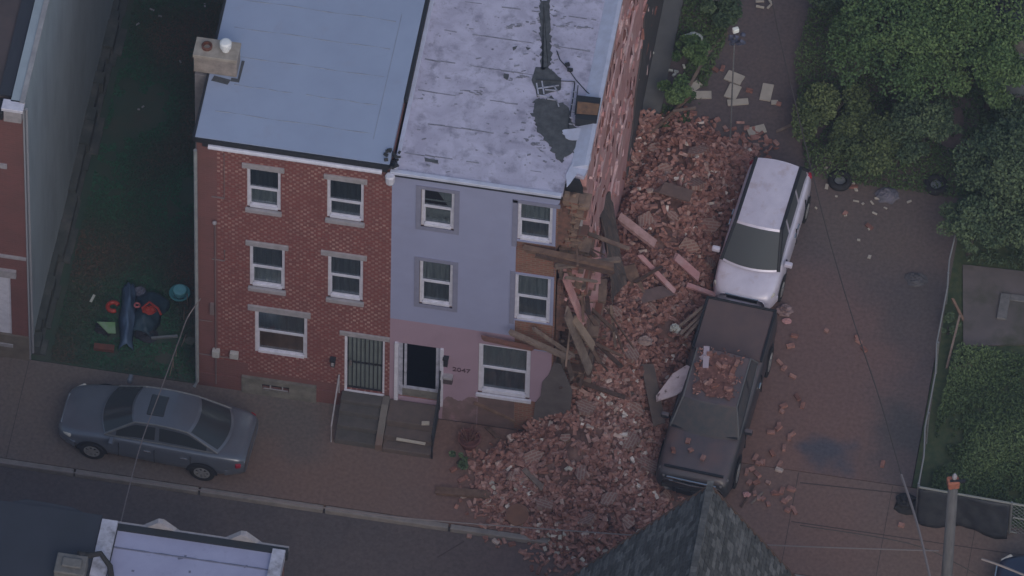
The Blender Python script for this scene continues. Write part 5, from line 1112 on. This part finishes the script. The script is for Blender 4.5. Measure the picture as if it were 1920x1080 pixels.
grass('path_weeds', [(4.97,9.4),(5.7,9.6),(6.15,12.2),(6.3,15.5),(4.97,15.5)], 9000, leafW, .15, 'weeds and grass in the strip along the alley path', 8, size=.07, lo=-.25)

# ================================================================== FENCES, POLE, WIRES
galv = M['metal']
sf = empty('side_fence', (12.62,4,0), 'leaning chain link fence running up the right side of the driveway', 'fence')
def fpt(t): y = -.75+t*8.3; return Vector((12.78-.2*min(1, t*1.4), y, 0))
mb = MB(); mb.tube([tuple(fpt(t/10)+Vector((.04*math.sin(t*2.1),0,1.2+.02*math.sin(t*1.3)))) for t in range(11)], .019, 6); mb.build('top_rail', mat('pale_rail', (.24,.245,.26), rough=.5), sf)
for t in (0,.25,.5,.75,1): mb = MB(); p = fpt(t); mb.tube([tuple(p), tuple(p+Vector((0,0,1.25)))], .03, 6); mb.build('post', galv, sf)
def mesh_wires(mb, f, L, h, step=.13, r=.004):
    n = int((L+h)/step)
    for i in range(n):
        a = i*step-h
        for s_ in (0, 1):
            t0, t1 = max(a, 0), min(a+h, L)
            if t1 <= t0: continue
            z0, z1 = t0-a, t1-a
            if s_: z0, z1 = h-z0, h-z1
            p, q = f(t0/L), f(t1/L); mb.tube([(p[0],p[1],z0+.03),(q[0],q[1],z1+.03)], r, 3, cap=False)
mb = MB(); mesh_wires(mb, fpt, 8.3, 1.15, .16, .003); mb.build('mesh', M['wire'], sf)
ff = empty('front_fence', (15,-1,0), 'chain link fence along the sidewalk at the right, partly hung with black sheeting', 'fence')
def fpt2(t): return Vector((12.8+t*6, -.82-t*.22, 0))
mb = MB(); mb.tube([tuple(fpt2(0)+Vector((0,0,1.2))), tuple(fpt2(1)+Vector((0,0,1.2)))], .03, 6); mb.tube([tuple(fpt2(.38)+Vector((0,0,.65))), tuple(fpt2(1)+Vector((0,0,.6)))], .02, 6); mb.tube([tuple(fpt2(0)+Vector((0,0,.05))), tuple(fpt2(.4)+Vector((0,0,.05)))], .02, 6); mb.build('rail', mat('pale_rail_b', (.22,.23,.23), rough=.5), ff)
for t in (0,.12,.37,.7,1): mb = MB(); p = fpt2(t); mb.tube([tuple(p), tuple(p+Vector((0,0,1.25)))], .03, 6); mb.build('post', galv, ff)
mb = MB(); mesh_wires(mb, fpt2, 6, 1.15, .13, .005); mb.build('mesh', galv, ff)
mb = MB(); NU, NV = 26, 10
for j in range(NV+1):
    for i in range(NU+1):
        t = i/NU; p = fpt2(.0+t*.365); z = 1.2-j/NV*1.17; bu = .05+.10*math.sin(t*9)*j/NV+.12*(j/NV)**2+.05*mnoise.noise((t*8, j*.5, 0)); mb.v.append((p[0], p[1]-bu, z))
for j in range(NV):
    for i in range(NU): a = j*(NU+1)+i; mb.f.append((a, a+NU+1, a+NU+2, a+1)); mb.m.append(0); mb.c.append(None)
o = mb.build('black_tarp', mat('black_sheeting', (.022,.025,.035), (.04,.045,.055), scale=4, rough=.6), smooth=True); so = o.modifiers.new('thick', 'SOLIDIFY'); so.thickness = .01
tag(o, 'black plastic sheeting hung over the front fence left of and behind the pole', 'sheeting')
lump('rubbish_bag', (12.55,-.55,0), .33, M['rubber'], 'black rubbish bag heap at the corner of the fences', 'bag', 12, .8)
up = empty('utility_pole', (0,0,0), 'grey wooden utility pole with a reddish cap at bottom right', 'utility pole')
pt = Q(1787,912,-6.6); pb = (pt[0]+.05, -6.6, -.12)
mb = MB(); mb.tube([pb, (pt[0]+.02,-6.6,pt[2]*.5), pt], [.15,.135,.115], 12); mb.build('pole', mat('grey_pole_wood', (.125,.125,.14), (.09,.09,.10), scale=4, stretch=(4,4,.5)), up, smooth=True, local=True)
mb = MB(); mb.obox((pt[0],-6.6,pt[2]+.14), (.3,.26,.28), (0,0,.3), 0, .2); bevel(mb.build('cap', mat('rusty_red_cap', (.42,.15,.1), (.2,.08,.06), scale=7), up, local=True), .04, 2)
mb = MB(); mb.lathe([(0,0),(.05,0),(.06,.08),(.03,.16),(0,.17)], 10, (pt[0]+.02,-6.6,pt[2]+.32)); mb.build('insulator', M['stone'], up, local=True)
mb = MB(); mb.obox((pt[0]+.1,-6.62,pt[2]+.25), (.35,.06,.06), (0,0,.2)); mb.build('bracket', M['black'], up, local=True)
def wire(pts, r, mt, label):
    # smooth the path
    P_ = [Vector(p) for p in pts]; out = []
    for i in range(len(P_)-1):
        a, b, c, d = P_[max(i-1,0)], P_[i], P_[i+1], P_[min(i+2, len(P_)-1)]
        for k in range(6):
            t = k/6; out.append(.5*((2*b)+(c-a)*t+(2*a-5*b+4*c-d)*t*t+(3*b-a-3*c+d)*t**3))
    out.append(P_[-1]); mb = MB(); mb.tube(out, r, 5); return tag(mb.build('overhead_wire', M[mt]), label, 'wire')
wire([G(1440,-60,6.6), G(1455,40,6.5), G(1500,230,6.3), G(1550,430,6.2), G(1600,600,6.2), G(1650,750,6.3), G(1690,890,6.4)], .014, 'wire', 'thin dark wire crossing the driveway from the top to the fence corner')
wire([G(1690,890,6.4), G(1722,990,6.6), G(1750,1110,6.8)], .03, 'wire_pale', 'thicker cable descending left of the utility pole')
wire([Q(-60,860,-3.6), Q(300,908,-3.6), Q(600,951,-3.6), Q(800,975,-3.7), Q(1190,1004,-3.9), Q(1440,1022,-4.2), Q(1760,1033,-4.6)], .018, 'wire_pale', 'long pale wire hanging over the kerb from left to the pole')
wire([Q(1840,1048,-4.8), Q(1880,1062,-4.8), Q(1960,1095,-4.8)], .03, 'wire_pale', 'pale cable running from the pole to the bottom right corner')
wire([Q(1500,985,-3.4), Q(1700,1018,-3.4), Q(1800,1060,-3.4), Q(1900,1120,-3.4)], .014, 'wire', 'dark sagging wire before the black sheeting')
wire([Q(376,560,-.05), G(352,595,3), G(335,640,3.2), G(300,735,3.8), G(265,830,4.5), G(237,935,5.5), G(220,1010,6.5)], .014, 'wire_pale', 'thin service wire from the brick house corner over the sedan')
# thin mast at the back of the lot
c = G(1369,262,0); ms_ = empty('thin_mast', c, 'thin grey mast with a white head and blue bundle behind the rubble', 'mast')
mb = MB(); mb.tube([c, (c[0]-.02,c[1],4.2)], .022, 6); mb.build('pole', M['metal'], ms_)
mb = MB(); mb.obox((c[0],c[1],4.35), (.16,.12,.14), (0,0,.5)); bevel(mb.build('head', mat('mast_white', (.75,.8,.8)), ms_), .03, 2)
mb = MB()
rs = random.Random(4)
for k in range(14): mb.obox((c[0]+rs.uniform(-.12,.2), c[1]+rs.uniform(-.1,.1), 4.05+rs.uniform(-.25,.2)), (.12,.08,.1), (rs.random(),rs.random(),rs.random()), 0, .3)
mb.build('bundle', mat('blue_bundle', (.09,.10,.17), (.05,.06,.09), scale=9), ms_)

# ================================================================== YARD JUNK, LEFT
def sheet_drape(name, p0, p1, wd, mt, label, cat, zr=.35, seed=1):
    rs = random.Random(seed); mb = MB(); NU, NV = 18, 10; p0 = Vector(p0); p1 = Vector(p1); d = (p1-p0); s_ = Vector((0,0,1)).cross(d).normalized()
    for j in range(NV+1):
        for i in range(NU+1):
            t = i/NU; u = j/NV*2-1; w_ = wd*(.75+.35*mnoise.noise((t*3, seed, 0)))
            q = p0+d*t+s_*u*w_/2; q.z = .06+zr*(1-abs(u)**1.6)*(.6+.5*math.sin(math.pi*t))+.12*mnoise.noise((t*6, u*3, seed)); q.z = max(q.z, .02); mb.v.append(tuple(q))
    for j in range(NV):
        for i in range(NU): a = j*(NU+1)+i; mb.f.append((a, a+1, a+NU+2, a+NU+1)); mb.m.append(0); mb.c.append(None)
    o = mb.build(name, mt, smooth=True); so = o.modifiers.new('thick', 'SOLIDIFY'); so.thickness = .015; return tag(o, label, cat)
sheet_drape('blue_tarp', G(243,545), G(236,660), .5, mat('blue_tarp', (.085,.14,.24), (.06,.10,.18), scale=4, rough=.5), 'pale blue tarp draped over the middle of the junk pile on the grass', 'tarp', .45, 2)
sheet_drape('dark_blue_tarp', G(290,560), G(262,632), .95, mat('dark_blue_tarp', (.028,.06,.09), (.02,.04,.065), scale=4, rough=.5), 'dark blue tarp under the orange bag on the junk pile', 'tarp', .35, 5)
lump('grey_sack', G(264,548,0.1), .15, mat('grey_sack', (.14,.15,.22), (.09,.1,.15), scale=6), 'small grey-blue sack at the top of the junk pile', 'sack', 15, 1.)
def cren(name, c, r, mt, label, cat, a0=.6, a1=5.4, thick=.055):
    mb = MB(); mb.tube([(c[0]+r*math.cos(t), c[1]+r*math.sin(t), c[2]) for t in [a0+(a1-a0)*k/14 for k in range(15)]], thick, 8); return tag(mb.build(name, mt, smooth=True), label, cat)
red = mat('orange_red_plastic', (.36,.045,.03), (.25,.03,.025), scale=6, rough=.4)
cren('red_ring', G(212,575,.4), .13, red, 'red curved plastic hoop on the left of the junk pile', 'hoop')
bg_ = lump('orange_bag', G(280,583,.42), .17, red, 'bright orange-red bag on the right of the blue tarp', 'bag', 16, .7)
mb = MB(); mb.tube([G(266,578,.62), G(280,566,.75), G(296,578,.7), G(302,590,.55)], .03, 6); tag(mb.build('orange_strap', red), 'orange-red strap arched over the orange bag', 'strap')
cren('pink_ring', G(257,572,.55), .06, mat('pink_plastic', (.35,.1,.12)), 'small pink ring beside the blue tarp', 'ring', 0, 6.28, .025)
lump('dark_crate', G(196,618,0), .24, M['black'], 'black crumpled crate at the left of the junk pile', 'crate', 17, .9)
mb = MB(); vv = [G(182,603,.35), G(216,604,.42), G(217,624,.38), G(203,624,.34)]; mb.add(vv+[(x,y,z-.03) for x,y,z in vv], [(0,3,2,1),(4,5,6,7),(0,1,5,4),(1,2,6,5),(2,3,7,6),(3,0,4,7)]); tag(mb.build('green_lid', mat('lime_green_plastic', (.14,.27,.13), (.2,.3,.22), scale=5)), 'lime green plastic lid on the black crate', 'lid')
plank(G(176,650,.12), G(214,654,.12), .16, .1, mat('red_crate', (.16,.06,.045), (.1,.045,.04), scale=5), 'dark red slatted crate at the lower left of the junk pile', 'red_crate', 'crate', jag=0)
plank(G(284,634,.15), G(333,630,.12), .06, .05, M['metal'], 'grey metal bar lying right of the junk pile', 'metal_bar', 'bar', jag=0)
lump('dark_sack', G(274,630,0), .28, mat('dark_sack', (.025,.028,.04)), 'dark sack at the lower right of the junk pile', 'sack', 18, .6)
lump('stone', G(356,640,0), .14, mat('mossy_stone', (.11,.12,.105)), 'mossy grey stone by the foot of the brick house', 'stone', 19, .6)
plank(G(170,566,.05), G(177,553,.05), .06, .02, M['bagwhite'], 'small white scrap on the grass left of the junk pile', 'paper_scrap', 'scrap', jag=0)
for i, (u, v) in enumerate([(260,205),(268,200),(338,115),(300,30),(258,45),(384,10),(285,18)]):
    c = G(u, v, .03); mb = MB(); mb.obox(c, (.06+.01*i,.04,.02), (0,0,i)); tag(mb.build('litter', M['stone']), 'tiny pale scrap of litter on the dark grass', 'litter', 'litter on the dark grass')
# basin
c = G(337,556,0); bs = empty('teal_basin', c, 'round teal basin with a lighter bucket inside on the grass', 'basin')
mb = MB(); mb.lathe([(0,.01),(.18,.01),(.24,.15),(.26,.15),(.25,.17),(.22,.17),(.16,.04),(0,.04)], 24, c); mb.build('bowl', mat('teal_plastic', (.07,.26,.31), rough=.4), bs, smooth=True)
mb = MB(); mb.lathe([(.12,.05),(.15,.2),(.16,.24),(.14,.245),(.0,.2)], 24, (c[0],c[1]+.03,c[2])); mb.build('bucket', mat('pale_teal_plastic', (.16,.44,.52), rough=.4), bs, smooth=True)
# thin stalks near the downspout
rs = random.Random(8)
for (u, v) in [(345,600),(340,650),(325,690),(318,705),(352,575),(330,670)]:
    c = G(u, v, 0); mb = MB(); mb.tube([c, (c[0]+rs.uniform(-.05,.1), c[1]+.12, .35)], .012, 5); tag(mb.build('dry_stalk', M['wood_pale']), 'dry pale stalk standing in the grass by the brick house corner', 'stalk', 'dry stalks by the brick house corner')

# ================================================================== RIGHT SIDE JUNK
def tyre(c, r, label, tilt=(0,0,0)):
    mb = MB(); R0 = r*.72; rt_ = r*.28; n1, n2 = 24, 10
    for i in range(n1):
        a = 2*math.pi*i/n1
        for k in range(n2):
            b = 2*math.pi*k/n2; q = R0+rt_*math.cos(b); mb.v.append((q*math.cos(a), q*math.sin(a), rt_*math.sin(b)*1.1))
    for i in range(n1):
        for k in range(n2): mb.f.append((i*n2+k, ((i+1) % n1)*n2+k, ((i+1) % n1)*n2+(k+1) % n2, i*n2+(k+1) % n2)); mb.m.append(0); mb.c.append(None)
    root = empty('discarded_tyre', (c[0], c[1], rt_), label, 'tyre'); o = mb.build('tyre_rubber', M['rubber'], root, smooth=True, local=True)
    m2 = MB(); m2.lathe([(0,.02),(R0*.55,.02),(R0*.75,-.02)], 16); m2.build('hub', M['metal'], root, local=True); root.rotation_euler = tilt
tyre(G(1575,338,.1), .3, 'discarded tyre lying at the edge of the asphalt right of the minivan')
tyre(G(1755,346,.1), .3, 'discarded tyre lying under the dark hollow near the fence')
lump('grey_bag', G(1663,368,0), .27, mat('grey_bag', (.16,.15,.19), (.1,.1,.13), scale=5), 'grey bag of rubbish lying between the two tyres', 'bag', 22, .6)
lump('concrete_lump', G(1716,525,0), .27, mat('lump_concrete', (.11,.105,.115), (.08,.075,.085), scale=5), 'grey concrete lump lying near the side fence', 'lump', 23, .35)
for i, (u, v) in enumerate([(1568,368),(1600,345),(1605,355),(1605,377),(1618,382),(1585,402),(1640,400),(1632,428),(1610,450),(1660,390),(1705,378),(1550,350),(1530,390),(1570,352),(1630,482),(1558,305),(1562,183),(1549,315),(1635,380),(1645,372)]):
    c = G(u, v, .03); mb = MB(); mb.obox(c, (.07+.03*(i % 4), .05+.02*(i % 3), .03), (.1,.1,i), 0, .3); tag(mb.build('litter', M['board']), 'small pale scrap of litter on the asphalt right of the minivan', 'litter', 'litter scattered right of the minivan')
# bag in weed strip, white blocks
lump('white_sack', G(1300,74,.1), .22, M['bagwhite'], 'white sack lying in the weeds at the top of the strip', 'sack', 24, .6)
for i, (u, v) in enumerate([(1258,132),(1264,140),(1282,124),(1268,134),(1222,100),(1316,96),(1240,168),(1262,175)]):
    c = G(u, v, .08); mb = MB(); mb.obox(c, (.12,.06,.05), (.2,.1,i), 0, .2); tag(mb.build('litter', M['bagwhite']), 'small white scrap in the weed strip beside the party wall', 'litter', 'white scraps in the weed strip')
for i, (u, v, l) in enumerate([(1430,8,'pale broken chair frame piece at the top edge'),(1335,3,'pale scrap board at the top edge of the photo')]):
    c = G(u, v, .1); mb = MB()
    for k in range(4): mb.obox((c[0]+rnd.uniform(-.2,.2), c[1]+rnd.uniform(-.1,.1), c[2]+.03*k), (.2,.05,.04), (.1,.1,k*1.1))
    tag(mb.build('scrap_pile', M['board']), l, 'scrap')
# small lean-to and tank, top right
tk = empty('pale_tank', (13.9,12.3,0), 'pale rounded tank or dome at the top right edge of the photo', 'tank')
c = G(1915,125,.5); mb = MB(); mb.lathe([(.62,-.5),(.62,.3),(.58,.45),(.45,.56),(.2,.62),(0,.63)], 24, c); mb.build('shell', mat('tank_grey', (.19,.205,.23), (.15,.165,.185), scale=3), tk, smooth=True)
mb = MB(); mb.lathe([(.66,-.5),(.66,-.38),(.62,-.37)], 24, c); mb.build('base_ring', M['concrete'], tk)
sh = empty('dark_shed', (13.6,15.4,0), 'dark flat-roofed shed at the top right corner', 'shed')
a = G(1855,62,1.9); mb = MB(); mb.box(a[0]+.1,a[0]+4,a[1]+.1,a[1]+4,0,1.8); mb.build('wall', M['stone_dark'], sh); mb = MB(); mb.box(a[0],a[0]+4.1,a[1],a[1]+4.1,1.8,1.95); mb.build('roof', mat('shed_roof', (.05,.055,.075), (.04,.042,.06), scale=2), sh)
# pale box on yard slab
c = G(1882,575,.05); mb = MB(); mb.box(c[0]-.12,c[0]+.12,c[1]-.4,c[1]+.35,.05,.12); mb.box(c[0]+.12,c[0]+.5,c[1]+.2,c[1]+.38,.05,.1); bevel(tag(mb.build('broken_slab', mat('paver_pale', (.18,.17,.18), (.12,.12,.125), scale=8)), 'pale broken paving piece on the yard slab', 'paving piece'), .01)
plank(G(1790,690,.08), G(1822,684,.08), .07, .05, 'wood_pale', 'pale stick in the weeds below the yard slab')
plank(G(1786,560,.4), G(1806,600,.1), .06, .05, 'wood', 'brown stick leaning behind the side fence')
plank(G(1775,690,.1), G(1800,590,.5), .05, .04, 'wood_pale', 'long pale stick leaning behind the side fence')

# ================================================================== HAZE
hm = bpy.data.materials.new('haze_air'); hm.use_nodes = True; n = hm.node_tree; n.nodes.clear()
o = n.nodes.new('ShaderNodeOutputMaterial'); v = n.nodes.new('ShaderNodeVolumePrincipled'); v.inputs['Color'].default_value = (.55,.66,1,1); v.inputs['Density'].default_value = .00024; v.inputs['Anisotropy'].default_value = .1
n.links.new(v.outputs[0], o.inputs['Volume'])
mb = MB(); mb.box(-330,330,-330,330,-1.3,245); tag(mb.build('haze', hm), kind='stuff')
